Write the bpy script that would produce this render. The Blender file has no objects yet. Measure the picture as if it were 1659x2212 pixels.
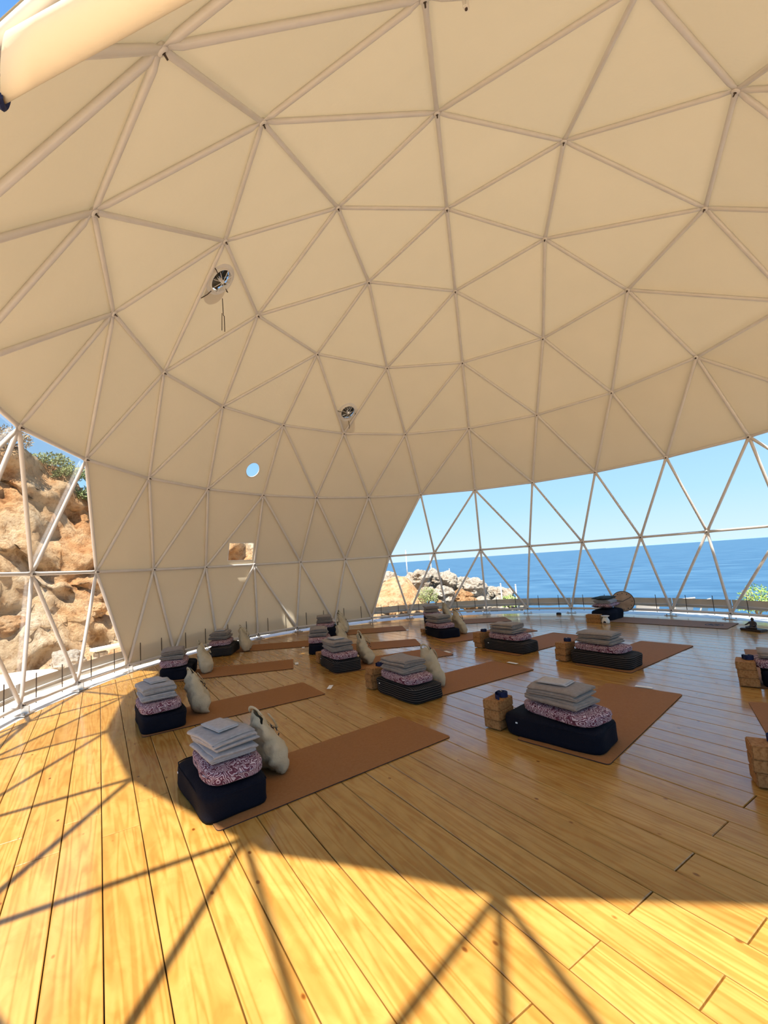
import bpy, bmesh, math, random
from mathutils import Vector, Matrix, noise

# ------------------------------------------------------------------ camera, sky, sun, exposure
scene = bpy.context.scene
C = scene.collection
W_PX, H_PX = 1659.0, 2212.0
F_PX, CX, CY = 929.37, 788.01, 1126.75
CAM = Vector((-4.9134, -2.8691, 1.4128))
R_RIGHT = Vector((0.70889, -0.70190, -0.06930))
R_DOWN = Vector((0.02081, 0.11904, -0.99267))
R_FWD = Vector((0.70501, 0.70225, 0.09899))
cam_data = bpy.data.cameras.new('camera')
cam = bpy.data.objects.new('camera', cam_data)
C.objects.link(cam)
cam_data.sensor_fit = 'HORIZONTAL'
cam_data.sensor_width = 36.0
cam_data.lens = F_PX / W_PX * 36.0
cam_data.shift_x = (W_PX / 2 - CX) / W_PX
cam_data.shift_y = (CY - H_PX / 2) / W_PX
cam_data.clip_start = 0.02
cam_data.clip_end = 20000
up, back = -R_DOWN, -R_FWD
cam.matrix_world = Matrix(((R_RIGHT.x, up.x, back.x, CAM.x), (R_RIGHT.y, up.y, back.y, CAM.y),
                           (R_RIGHT.z, up.z, back.z, CAM.z), (0, 0, 0, 1)))
scene.camera = cam

SUN = Vector((-0.34287, -0.21125, 0.91532))
SUN_STRENGTH = 11.5
SKY_STRENGTH = 1.15
EXPOSURE = 0.0
scene.view_settings.view_transform = 'Standard'
scene.view_settings.look = 'None'
scene.view_settings.exposure = EXPOSURE
scene.view_settings.gamma = 1.0
scene.view_settings.use_curve_mapping = False

world = bpy.data.worlds.new('sky')
scene.world = world
world.use_nodes = True
wn, wl = world.node_tree.nodes, world.node_tree.links
bg = wn['Background']
tc = wn.new('ShaderNodeTexCoord')
sx = wn.new('ShaderNodeSeparateXYZ')
rp = wn.new('ShaderNodeValToRGB')
wl.new(tc.outputs['Generated'], sx.inputs[0])
wl.new(sx.outputs['Z'], rp.inputs[0])
wl.new(rp.outputs[0], bg.inputs[0])
el = rp.color_ramp.elements
el[0].position = 0.0; el[0].color = (0.66, 0.85, 0.97, 1)
el[1].position = 1.0; el[1].color = (0.10, 0.30, 0.78, 1)
for p, c in ((0.10, (0.46, 0.75, 0.97, 1)), (0.30, (0.27, 0.57, 0.95, 1))):
    e = el.new(p); e.color = c
bg.inputs[1].default_value = SKY_STRENGTH

sl = bpy.data.lights.new('sun', 'SUN')
sl.energy = SUN_STRENGTH
sl.angle = math.radians(0.9)
sl.color = (1.0, 0.95, 0.86)
so = bpy.data.objects.new('sun', sl)
C.objects.link(so)
so.rotation_euler = SUN.to_track_quat('Z', 'Y').to_euler()
so.location = (-4, -3, 14)

rnd = random.Random(7)
PI = math.pi

# ------------------------------------------------------------------ helpers
def tag(o, label=None, cat=None, group=None, kind=None):
    if label: o['label'] = label
    if cat: o['category'] = cat
    if group: o['group'] = group
    if kind: o['kind'] = kind
    return o

class MB:
    """collects shapes into one mesh"""
    def __init__(s):
        s.v, s.f = [], []
    def add(s, vs, fs):
        b = len(s.v)
        s.v += [tuple(v) for v in vs]
        s.f += [tuple(i + b for i in f) for f in fs]
        return s
    def box(s, c, d, rot=None, bev=0.0):
        hx, hy, hz = d[0] / 2, d[1] / 2, d[2] / 2
        if bev <= 0:
            pts = [Vector((x * hx, y * hy, z * hz)) for z in (-1, 1) for y in (-1, 1) for x in (-1, 1)]
            fs = [(0, 2, 3, 1), (4, 5, 7, 6), (0, 1, 5, 4), (2, 6, 7, 3), (0, 4, 6, 2), (1, 3, 7, 5)]
        else:
            bm = bmesh.new()
            bmesh.ops.create_cube(bm, size=1)
            for v in bm.verts: v.co = Vector((v.co.x * d[0], v.co.y * d[1], v.co.z * d[2]))
            bmesh.ops.bevel(bm, geom=bm.edges[:], offset=bev, segments=2, affect='EDGES')
            bm.verts.index_update()
            pts = [v.co.copy() for v in bm.verts]
            fs = [tuple(v.index for v in f.verts) for f in bm.faces]
            bm.free()
        if rot is not None: pts = [rot @ p for p in pts]
        return s.add([p + Vector(c) for p in pts], fs)
    def tube(s, pts, rad, n=10, cap=True, flat=None):
        """tube along points; rad a number or list; flat = list of (width,height) factors"""
        pts = [Vector(p) for p in pts]
        m = len(pts)
        if not hasattr(rad, '__len__'): rad = [rad] * m
        ref = None
        rings = []
        for i, p in enumerate(pts):
            d = (pts[min(i + 1, m - 1)] - pts[max(i - 1, 0)]).normalized()
            if ref is None:
                ref = Vector((0, 0, 1)) if abs(d.z) < 0.9 else Vector((1, 0, 0))
            a = ref - d * ref.dot(d)
            if a.length < 1e-6: a = d.orthogonal()
            a.normalize(); ref = a
            b = d.cross(a)
            fw, fh = flat[i] if flat else (1, 1)
            rings.append([p + (a * math.cos(2 * PI * k / n) * fh + b * math.sin(2 * PI * k / n) * fw) * rad[i] for k in range(n)])
        vs = [v for r in rings for v in r]
        fs = []
        for i in range(m - 1):
            for k in range(n):
                fs.append((i * n + k, i * n + (k + 1) % n, (i + 1) * n + (k + 1) % n, (i + 1) * n + k))
        if cap:
            fs.append(tuple(range(n - 1, -1, -1)))
            fs.append(tuple((m - 1) * n + k for k in range(n)))
        return s.add(vs, fs)
    def lathe(s, prof, n=20, c=(0, 0, 0), M=None):
        vs, fs = [], []
        for r, z in prof:
            for k in range(n):
                a = 2 * PI * k / n
                vs.append(Vector((r * math.cos(a), r * math.sin(a), z)))
        for i in range(len(prof) - 1):
            for k in range(n):
                fs.append((i * n + k, i * n + (k + 1) % n, (i + 1) * n + (k + 1) % n, (i + 1) * n + k))
        if prof[0][0] > 1e-4: fs.append(tuple(range(n - 1, -1, -1)))
        if prof[-1][0] > 1e-4: fs.append(tuple((len(prof) - 1) * n + k for k in range(n)))
        if M is not None: vs = [M @ v for v in vs]
        return s.add([v + Vector(c) for v in vs], fs)
    def build(s, name, mat, parent=None, smooth=False, loc=None, rz=None):
        me = bpy.data.meshes.new(name)
        me.from_pydata(s.v, [], s.f)
        if mat: me.materials.append(mat)
        if smooth:
            me.polygons.foreach_set('use_smooth', [True] * len(me.polygons))
        me.update()
        return link(name, me, parent, loc, rz)

def link(name, me, parent=None, loc=None, rz=None):
    o = bpy.data.objects.new(name, me)
    C.objects.link(o)
    if parent: o.parent = parent
    if loc is not None: o.location = loc
    if rz is not None: o.rotation_euler = (0, 0, rz)
    return o

def empty(name, loc=(0, 0, 0), rz=0.0, label=None, cat=None, group=None, kind=None):
    o = bpy.data.objects.new(name, None)
    C.objects.link(o)
    o.location = loc
    o.rotation_euler = (0, 0, rz)
    o.empty_display_size = 0.1
    return tag(o, label, cat, group, kind)

# ------------------------------------------------------------------ materials
def mat_new(name):
    m = bpy.data.materials.new(name)
    m.use_nodes = True
    return m, m.node_tree.nodes, m.node_tree.links, m.node_tree.nodes['Principled BSDF']

def ramp(nodes, stops):
    r = nodes.new('ShaderNodeValToRGB')
    e = r.color_ramp.elements
    e[0].position, e[0].color = stops[0][0], (*stops[0][1], 1)
    e[1].position, e[1].color = stops[-1][0], (*stops[-1][1], 1)
    for p, c in stops[1:-1]:
        x = e.new(p); x.color = (*c, 1)
    return r

def noise_mat(name, stops, scale=8.0, rough=0.7, bump=0.0, bscale=40.0, detail=4.0, stretch=(1, 1, 1), coord='Object', metal=0.0, spec=0.5, rnd_obj=False, sheen=0.0):
    m, n, l, b = mat_new(name)
    t = n.new('ShaderNodeTexCoord'); mp = n.new('ShaderNodeMapping')
    mp.inputs['Scale'].default_value = stretch
    l.new(t.outputs[coord], mp.inputs[0])
    ns = n.new('ShaderNodeTexNoise')
    ns.inputs['Scale'].default_value = scale; ns.inputs['Detail'].default_value = detail
    l.new(mp.outputs[0], ns.inputs['Vector'])
    if rnd_obj:
        oi = n.new('ShaderNodeObjectInfo'); ad = n.new('ShaderNodeVectorMath'); ad.operation = 'ADD'
        sc = n.new('ShaderNodeVectorMath'); sc.operation = 'SCALE'; sc.inputs['Scale'].default_value = 37.0
        cb = n.new('ShaderNodeCombineXYZ')
        for k in range(3): l.new(oi.outputs['Random'], cb.inputs[k])
        l.new(cb.outputs[0], sc.inputs[0]); l.new(sc.outputs[0], ad.inputs[0]); l.new(mp.outputs[0], ad.inputs[1])
        l.new(ad.outputs[0], ns.inputs['Vector'])
    r = ramp(n, stops)
    l.new(ns.outputs['Fac'], r.inputs[0])
    l.new(r.outputs[0], b.inputs['Base Color'])
    b.inputs['Roughness'].default_value = rough
    b.inputs['Metallic'].default_value = metal
    b.inputs['Specular IOR Level'].default_value = spec
    if sheen: b.inputs['Sheen Weight'].default_value = sheen
    if bump:
        n2 = n.new('ShaderNodeTexNoise'); n2.inputs['Scale'].default_value = bscale; n2.inputs['Detail'].default_value = 6
        l.new(t.outputs[coord], n2.inputs['Vector'])
        bp = n.new('ShaderNodeBump'); bp.inputs['Strength'].default_value = bump; bp.inputs['Distance'].default_value = 0.02
        l.new(n2.outputs['Fac'], bp.inputs['Height']); l.new(bp.outputs[0], b.inputs['Normal'])
    return m

def make_canvas():
    m, n, l, b = mat_new('beige_canvas')
    out = n['Material Output']
    t = n.new('ShaderNodeTexCoord')
    ns = n.new('ShaderNodeTexNoise'); ns.inputs['Scale'].default_value = 1.1; ns.inputs['Detail'].default_value = 3
    l.new(t.outputs['Object'], ns.inputs['Vector'])
    r = ramp(n, [(0.3, (0.685, 0.59, 0.435)), (0.7, (0.725, 0.625, 0.465))])
    l.new(ns.outputs['Fac'], r.inputs[0])
    n2 = n.new('ShaderNodeTexNoise'); n2.inputs['Scale'].default_value = 9; n2.inputs['Detail'].default_value = 5; n2.inputs['Distortion'].default_value = 1.2
    l.new(t.outputs['Object'], n2.inputs['Vector'])
    bp = n.new('ShaderNodeBump'); bp.inputs['Strength'].default_value = 0.12; bp.inputs['Distance'].default_value = 0.02
    l.new(n2.outputs['Fac'], bp.inputs['Height'])
    b.inputs['Roughness'].default_value = 0.55
    b.inputs['Specular IOR Level'].default_value = 0.25
    l.new(r.outputs[0], b.inputs['Base Color']); l.new(bp.outputs[0], b.inputs['Normal'])
    tr = n.new('ShaderNodeBsdfTranslucent'); tr.inputs[0].default_value = (0.95, 0.77, 0.47, 1)
    mx = n.new('ShaderNodeMixShader'); mx.inputs[0].default_value = 0.062
    l.new(b.outputs[0], mx.inputs[1]); l.new(tr.outputs[0], mx.inputs[2]); l.new(mx.outputs[0], out.inputs[0])
    return m

def make_clear():
    m, n, l, b = mat_new('clear_pvc')
    out = n['Material Output']
    tr = n.new('ShaderNodeBsdfTransparent'); tr.inputs[0].default_value = (0.97, 0.98, 0.985, 1)
    gl = n.new('ShaderNodeBsdfGlossy'); gl.inputs['Roughness'].default_value = 0.08; gl.inputs[0].default_value = (0.9, 0.9, 0.9, 1)
    fr = n.new('ShaderNodeFresnel'); fr.inputs[0].default_value = 1.2
    mu = n.new('ShaderNodeMath'); mu.operation = 'MULTIPLY'; mu.inputs[1].default_value = 0.25
    l.new(fr.outputs[0], mu.inputs[0])
    mx = n.new('ShaderNodeMixShader'); l.new(mu.outputs[0], mx.inputs[0])
    l.new(tr.outputs[0], mx.inputs[1]); l.new(gl.outputs[0], mx.inputs[2]); l.new(mx.outputs[0], out.inputs[0])
    return m

def make_wood():
    m, n, l, b = mat_new('pine_floor')
    t = n.new('ShaderNodeTexCoord'); oi = n.new('ShaderNodeObjectInfo')
    cb = n.new('ShaderNodeCombineXYZ'); sc = n.new('ShaderNodeVectorMath'); sc.operation = 'SCALE'; sc.inputs['Scale'].default_value = 53.0
    for k in range(3): l.new(oi.outputs['Random'], cb.inputs[k])
    l.new(cb.outputs[0], sc.inputs[0])
    ad = n.new('ShaderNodeVectorMath'); ad.operation = 'ADD'
    l.new(t.outputs['Object'], ad.inputs[0]); l.new(sc.outputs[0], ad.inputs[1])
    mp = n.new('ShaderNodeMapping'); mp.inputs['Scale'].default_value = (0.32, 5.5, 1.0)
    l.new(ad.outputs[0], mp.inputs[0])
    # cathedral grain rings
    nz = n.new('ShaderNodeTexNoise'); nz.inputs['Scale'].default_value = 1.6; nz.inputs['Detail'].default_value = 2; nz.inputs['Distortion'].default_value = 0.4
    l.new(mp.outputs[0], nz.inputs['Vector'])
    m1 = n.new('ShaderNodeMath'); m1.operation = 'MULTIPLY'; m1.inputs[1].default_value = 62.0; l.new(nz.outputs['Fac'], m1.inputs[0])
    m2 = n.new('ShaderNodeMath'); m2.operation = 'SINE'; l.new(m1.outputs[0], m2.inputs[0])
    m3 = n.new('ShaderNodeMapRange'); m3.inputs[1].default_value = -1; m3.inputs[2].default_value = 1; l.new(m2.outputs[0], m3.inputs[0])
    r = ramp(n, [(0.0, (0.45, 0.215, 0.043)), (0.4, (0.505, 0.270, 0.063)), (1.0, (0.53, 0.298, 0.077))])
    l.new(m3.outputs[0], r.inputs[0])
    # soft blotches
    nb = n.new('ShaderNodeTexNoise'); nb.inputs['Scale'].default_value = 6.0; nb.inputs['Detail'].default_value = 3; nb.inputs['Distortion'].default_value = 0.8
    mb = n.new('ShaderNodeMapping'); mb.inputs['Scale'].default_value = (1.0, 2.2, 1.0); l.new(ad.outputs[0], mb.inputs[0]); l.new(mb.outputs[0], nb.inputs['Vector'])
    rb = ramp(n, [(0.35, (0.80, 0.72, 0.60)), (0.6, (1.0, 1.0, 1.0))])
    l.new(nb.outputs['Fac'], rb.inputs[0])
    mx = n.new('ShaderNodeMix'); mx.data_type = 'RGBA'; mx.blend_type = 'MULTIPLY'; mx.inputs[0].default_value = 0.7
    l.new(r.outputs[0], mx.inputs[6]); l.new(rb.outputs[0], mx.inputs[7])
    # knots
    mk = n.new('ShaderNodeMapping'); mk.inputs['Scale'].default_value = (1.0, 1.6, 1.0); l.new(ad.outputs[0], mk.inputs[0])
    vk = n.new('ShaderNodeTexVoronoi'); vk.inputs['Scale'].default_value = 4.2; l.new(mk.outputs[0], vk.inputs['Vector'])
    rk = ramp(n, [(0.0, (0.14, 0.05, 0.02)), (0.04, (0.34, 0.15, 0.05)), (0.052, (0.62, 0.44, 0.26)), (0.075, (1, 1, 1))])
    l.new(vk.outputs['Distance'], rk.inputs[0])
    mk2 = n.new('ShaderNodeMix'); mk2.data_type = 'RGBA'; mk2.blend_type = 'MULTIPLY'; mk2.inputs[0].default_value = 0.85
    l.new(mx.outputs[2], mk2.inputs[6]); l.new(rk.outputs[0], mk2.inputs[7])
    # per plank tone
    rt = ramp(n, [(0.0, (0.84, 0.80, 0.74)), (1.0, (1.0, 1.0, 1.0))]); l.new(oi.outputs['Random'], rt.inputs[0])
    m5 = n.new('ShaderNodeMix'); m5.data_type = 'RGBA'; m5.blend_type = 'MULTIPLY'; m5.inputs[0].default_value = 0.8
    l.new(mk2.outputs[2], m5.inputs[6]); l.new(rt.outputs[0], m5.inputs[7])
    l.new(m5.outputs[2], b.inputs['Base Color'])
    b.inputs['Roughness'].default_value = 0.26
    b.inputs['Specular IOR Level'].default_value = 0.25
    b.inputs['Coat Weight'].default_value = 0.65
    b.inputs['Coat Roughness'].default_value = 0.12
    bp = n.new('ShaderNodeBump'); bp.inputs['Strength'].default_value = 0.05; bp.inputs['Distance'].default_value = 0.004
    l.new(m3.outputs[0], bp.inputs['Height']); l.new(bp.outputs[0], b.inputs['Normal'])
    return m

def make_paisley():
    m, n, l, b = mat_new('paisley_cotton')
    t = n.new('ShaderNodeTexCoord')
    wz = n.new('ShaderNodeTexNoise'); wz.inputs['Scale'].default_value = 9; l.new(t.outputs['Object'], wz.inputs['Vector'])
    ad = n.new('ShaderNodeMix'); ad.data_type = 'RGBA'; ad.blend_type = 'LINEAR_LIGHT'; ad.inputs[0].default_value = 0.12
    l.new(t.outputs['Object'], ad.inputs[6]); l.new(wz.outputs['Color'], ad.inputs[7])
    v1 = n.new('ShaderNodeTexVoronoi'); v1.inputs['Scale'].default_value = 9.0; l.new(ad.outputs[2], v1.inputs['Vector'])
    mu = n.new('ShaderNodeMath'); mu.operation = 'MULTIPLY'; mu.inputs[1].default_value = 46; l.new(v1.outputs['Distance'], mu.inputs[0])
    sn = n.new('ShaderNodeMath'); sn.operation = 'SINE'; l.new(mu.outputs[0], sn.inputs[0])
    r1 = ramp(n, [(0.0, (0.10, 0.018, 0.035)), (0.42, (0.20, 0.055, 0.09)), (0.62, (0.40, 0.26, 0.29)), (1.0, (0.58, 0.47, 0.48))])
    mr = n.new('ShaderNodeMapRange'); mr.inputs[1].default_value = -1; mr.inputs[2].default_value = 1; l.new(sn.outputs[0], mr.inputs[0]); l.new(mr.outputs[0], r1.inputs[0])
    v2 = n.new('ShaderNodeTexVoronoi'); v2.inputs['Scale'].default_value = 42; l.new(t.outputs['Object'], v2.inputs['Vector'])
    r2 = ramp(n, [(0.0, (0.12, 0.04, 0.12)), (0.24, (0.30, 0.14, 0.26)), (0.34, (1, 1, 1))]); l.new(v2.outputs['Distance'], r2.inputs[0])
    mx = n.new('ShaderNodeMix'); mx.data_type = 'RGBA'; mx.blend_type = 'MULTIPLY'; mx.inputs[0].default_value = 0.75
    l.new(r1.outputs[0], mx.inputs[6]); l.new(r2.outputs[0], mx.inputs[7]); l.new(mx.outputs[2], b.inputs['Base Color'])
    b.inputs['Roughness'].default_value = 0.8
    return m

def make_striped():
    m, n, l, b = mat_new('ribbed_black_cloth')
    t = n.new('ShaderNodeTexCoord')
    sp = n.new('ShaderNodeSeparateXYZ'); l.new(t.outputs['Object'], sp.inputs[0])
    geo = n.new('ShaderNodeNewGeometry'); vt = n.new('ShaderNodeVectorTransform'); vt.convert_to = 'OBJECT'; vt.convert_from = 'WORLD'; vt.vector_type = 'NORMAL'
    l.new(geo.outputs['Normal'], vt.inputs[0]); sn_ = n.new('ShaderNodeSeparateXYZ'); l.new(vt.outputs[0], sn_.inputs[0])
    def stripes(sock, freq, thr):
        a = n.new('ShaderNodeMath'); a.operation = 'MULTIPLY'; a.inputs[1].default_value = freq; l.new(sock, a.inputs[0])
        s = n.new('ShaderNodeMath'); s.operation = 'SINE'; l.new(a.outputs[0], s.inputs[0])
        g = n.new('ShaderNodeMath'); g.operation = 'GREATER_THAN'; g.inputs[1].default_value = thr; l.new(s.outputs[0], g.inputs[0])
        return g.outputs[0]
    sz = stripes(sp.outputs['Z'], 300.0, 0.72)
    sy = stripes(sp.outputs['X'], 300.0, 0.72)
    ab = n.new('ShaderNodeMath'); ab.operation = 'ABSOLUTE'; l.new(sn_.outputs['Z'], ab.inputs[0])
    gt = n.new('ShaderNodeMath'); gt.operation = 'GREATER_THAN'; gt.inputs[1].default_value = 0.75; l.new(ab.outputs[0], gt.inputs[0])
    mx = n.new('ShaderNodeMix'); mx.data_type = 'FLOAT'; l.new(gt.outputs[0], mx.inputs[0]); l.new(sz, mx.inputs[2]); l.new(sy, mx.inputs[3])
    r = ramp(n, [(0.0, (0.007, 0.006, 0.006)), (1.0, (0.10, 0.085, 0.075))]); l.new(mx.outputs[0], r.inputs[0])
    l.new(r.outputs[0], b.inputs['Base Color'])
    b.inputs['Roughness'].default_value = 0.85; b.inputs['Specular IOR Level'].default_value = 0.2
    return m

def make_sea():
    m, n, l, b = mat_new('sea_water')
    t = n.new('ShaderNodeTexCoord')
    mp = n.new('ShaderNodeMapping'); mp.inputs['Scale'].default_value = (1, 0.45, 1); mp.inputs['Rotation'].default_value = (0, 0, 0.6)
    l.new(t.outputs['Object'], mp.inputs[0])
    n1 = n.new('ShaderNodeTexNoise'); n1.inputs['Scale'].default_value = 0.16; n1.inputs['Detail'].default_value = 11; n1.inputs['Roughness'].default_value = 0.65; l.new(mp.outputs[0], n1.inputs['Vector'])
    r = ramp(n, [(0.3, (0.010, 0.052, 0.118)), (0.48, (0.022, 0.086, 0.168)), (0.68, (0.062, 0.145, 0.228))]); l.new(n1.outputs['Fac'], r.inputs[0])
    l.new(r.outputs[0], b.inputs['Base Color'])
    b.inputs['Roughness'].default_value = 0.35
    b.inputs['Specular IOR Level'].default_value = 0.35
    bp = n.new('ShaderNodeBump'); bp.inputs['Strength'].default_value = 0.5; bp.inputs['Distance'].default_value = 0.4
    l.new(n1.outputs['Fac'], bp.inputs['Height']); l.new(bp.outputs[0], b.inputs['Normal'])
    return m

def make_rock(name, cols, scale=0.6):
    m, n, l, b = mat_new(name)
    t = n.new('ShaderNodeTexCoord')
    n1 = n.new('ShaderNodeTexNoise'); n1.inputs['Scale'].default_value = scale; n1.inputs['Detail'].default_value = 9; n1.inputs['Roughness'].default_value = 0.68; n1.inputs['Distortion'].default_value = 0.5
    l.new(t.outputs['Object'], n1.inputs['Vector'])
    r = ramp(n, cols); l.new(n1.outputs['Fac'], r.inputs[0])
    n2 = n.new('ShaderNodeTexNoise'); n2.inputs['Scale'].default_value = scale * 12; n2.inputs['Detail'].default_value = 10; n2.inputs['Roughness'].default_value = 0.7
    l.new(t.outputs['Object'], n2.inputs['Vector'])
    r2 = ramp(n, [(0.36, (0.42, 0.28, 0.18)), (0.52, (1, 1, 1))]); l.new(n2.outputs['Fac'], r2.inputs[0])
    mx = n.new('ShaderNodeMix'); mx.data_type = 'RGBA'; mx.blend_type = 'MULTIPLY'; mx.inputs[0].default_value = 0.7
    l.new(r.outputs[0], mx.inputs[6]); l.new(r2.outputs[0], mx.inputs[7]); l.new(mx.outputs[2], b.inputs['Base Color'])
    bp = n.new('ShaderNodeBump'); bp.inputs['Strength'].default_value = 1.0; bp.inputs['Distance'].default_value = 0.2
    l.new(n2.outputs['Fac'], bp.inputs['Height']); l.new(bp.outputs[0], b.inputs['Normal'])
    b.inputs['Roughness'].default_value = 0.95; b.inputs['Specular IOR Level'].default_value = 0.1
    return m

M = {}
M['canvas'] = make_canvas()
M['clear'] = make_clear()
M['wood'] = make_wood()
M['paisley'] = make_paisley()
M['ribbed'] = make_striped()
M['sea'] = make_sea()
M['strut'] = noise_mat('white_coated_steel', [(0.3, (0.66, 0.61, 0.56)), (0.7, (0.70, 0.65, 0.60))], 6, 0.35, spec=0.5)
M['steel'] = noise_mat('zinc_steel', [(0.3, (0.45, 0.44, 0.43)), (0.7, (0.6, 0.59, 0.58))], 20, 0.35, metal=0.7)
M['bolt'] = noise_mat('dark_bolt', [(0.3, (0.05, 0.035, 0.025)), (0.7, (0.10, 0.07, 0.05))], 30, 0.5, metal=0.3)
M['gap'] = noise_mat('dark_subfloor', [(0.3, (0.05, 0.025, 0.01)), (0.7, (0.09, 0.045, 0.02))], 5, 0.9)
M['mat'] = noise_mat('brown_yoga_mat', [(0.3, (0.285, 0.122, 0.038)), (0.7, (0.32, 0.142, 0.050))], 60, 0.75, bump=0.1, bscale=220, spec=0.2)
M['mat_edge'] = noise_mat('dark_mat_edge', [(0.3, (0.03, 0.012, 0.012)), (0.7, (0.05, 0.02, 0.02))], 60, 0.9)
M['navy'] = noise_mat('navy_cloth', [(0.3, (0.0035, 0.004, 0.009)), (0.7, (0.007, 0.008, 0.016))], 90, 0.85, bump=0.25, bscale=160, spec=0.15, stretch=(1, 1, 6))
M['strap'] = noise_mat('navy_webbing', [(0.3, (0.006, 0.010, 0.045)), (0.7, (0.012, 0.020, 0.08))], 120, 0.7, spec=0.3)
M['blanket'] = noise_mat('grey_beige_wool', [(0.3, (0.245, 0.195, 0.160)), (0.7, (0.31, 0.255, 0.215))], 40, 0.95, bump=0.35, bscale=260, spec=0.1, sheen=0.2)
M['blanket_grey'] = noise_mat('cool_grey_wool', [(0.3, (0.34, 0.31, 0.30)), (0.7, (0.42, 0.39, 0.38))], 40, 0.95, bump=0.35, bscale=260, spec=0.1, sheen=0.2)
M['cloth'] = noise_mat('pale_grey_towel', [(0.3, (0.44, 0.41, 0.40)), (0.7, (0.52, 0.49, 0.48))], 50, 0.95, bump=0.3, bscale=300, spec=0.1)
M['tote'] = noise_mat('cream_calico', [(0.3, (0.50, 0.395, 0.25)), (0.7, (0.60, 0.485, 0.32))], 12, 0.9, bump=0.3, bscale=30, spec=0.1)
M['ink'] = noise_mat('black_print', [(0.3, (0.02, 0.02, 0.03)), (0.7, (0.03, 0.03, 0.04))], 30, 0.8)
M['cork'] = noise_mat('cork', [(0.35, (0.25, 0.11, 0.035)), (0.5, (0.36, 0.175, 0.06)), (0.7, (0.42, 0.215, 0.08))], 55, 0.8, bump=0.2, bscale=90, spec=0.2)
M['paper'] = noise_mat('white_paper', [(0.3, (0.75, 0.75, 0.74)), (0.7, (0.82, 0.82, 0.81))], 10, 0.8)
M['ceramic'] = noise_mat('white_ceramic', [(0.3, (0.74, 0.68, 0.58)), (0.7, (0.80, 0.75, 0.66))], 10, 0.3)
M['statue'] = noise_mat('dark_bronze', [(0.3, (0.012, 0.008, 0.008)), (0.7, (0.035, 0.022, 0.018))], 25, 0.4, spec=0.5)
M['drum'] = noise_mat('drum_skin', [(0.3, (0.34, 0.22, 0.14)), (0.7, (0.52, 0.36, 0.24))], 6, 0.7)
M['darkwood'] = noise_mat('dark_wood', [(0.3, (0.03, 0.018, 0.012)), (0.7, (0.06, 0.035, 0.022))], 12, 0.5)
M['green'] = noise_mat('dark_green_cloth', [(0.3, (0.008, 0.016, 0.012)), (0.7, (0.016, 0.028, 0.02))], 40, 0.9)
M['concrete'] = noise_mat('white_concrete', [(0.3, (0.74, 0.71, 0.64)), (0.7, (0.82, 0.79, 0.72))], 4, 0.9, bump=0.2, bscale=25)
M['sand'] = noise_mat('sandy_ground', [(0.3, (0.62, 0.42, 0.24)), (0.55, (0.74, 0.54, 0.34)), (0.75, (0.80, 0.63, 0.44))], 1.3, 0.95, bump=0.5, bscale=8, detail=8)
M['rock'] = make_rock('cliff_rock', [(0.28, (0.42, 0.16, 0.06)), (0.41, (0.64, 0.34, 0.15)), (0.53, (0.74, 0.51, 0.29)), (0.70, (0.80, 0.68, 0.50))], 0.45)
M['boulder'] = make_rock('pale_boulder', [(0.28, (0.52, 0.33, 0.18)), (0.42, (0.70, 0.60, 0.47)), (0.7, (0.82, 0.78, 0.70))], 0.8)
M['red_boulder'] = make_rock('orange_boulder', [(0.28, (0.40, 0.15, 0.06)), (0.45, (0.66, 0.38, 0.18)), (0.7, (0.78, 0.58, 0.36))], 0.8)
M['leaf'] = noise_mat('olive_leaf', [(0.3, (0.16, 0.19, 0.06)), (0.7, (0.34, 0.37, 0.16))], 9, 0.8, spec=0.2)
M['leaf_bright'] = noise_mat('bright_leaf', [(0.3, (0.22, 0.36, 0.06)), (0.7, (0.42, 0.56, 0.16))], 9, 0.7, spec=0.3)
M['dry'] = noise_mat('dry_twigs', [(0.3, (0.28, 0.20, 0.11)), (0.7, (0.45, 0.34, 0.20))], 9, 0.9)
M['post'] = noise_mat('galvanised_post', [(0.3, (0.55, 0.56, 0.58)), (0.7, (0.68, 0.69, 0.70))], 9, 0.5)
M['blade'] = noise_mat('fan_blade_metal', [(0.3, (0.05, 0.042, 0.028)), (0.7, (0.09, 0.075, 0.05))], 9, 0.35, metal=0.2)
M['white'] = noise_mat('white_plastic', [(0.3, (0.74, 0.70, 0.64)), (0.7, (0.80, 0.76, 0.70))], 8, 0.5)
M['hem'] = noise_mat('pale_hem_fabric', [(0.3, (0.58, 0.50, 0.40)), (0.7, (0.66, 0.58, 0.47))], 4, 0.7, bump=0.2, bscale=18)
M['haze'] = noise_mat('hazy_hills', [(0.3, (0.16, 0.24, 0.30)), (0.7, (0.20, 0.28, 0.34))], 0.01, 1.0)

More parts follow.
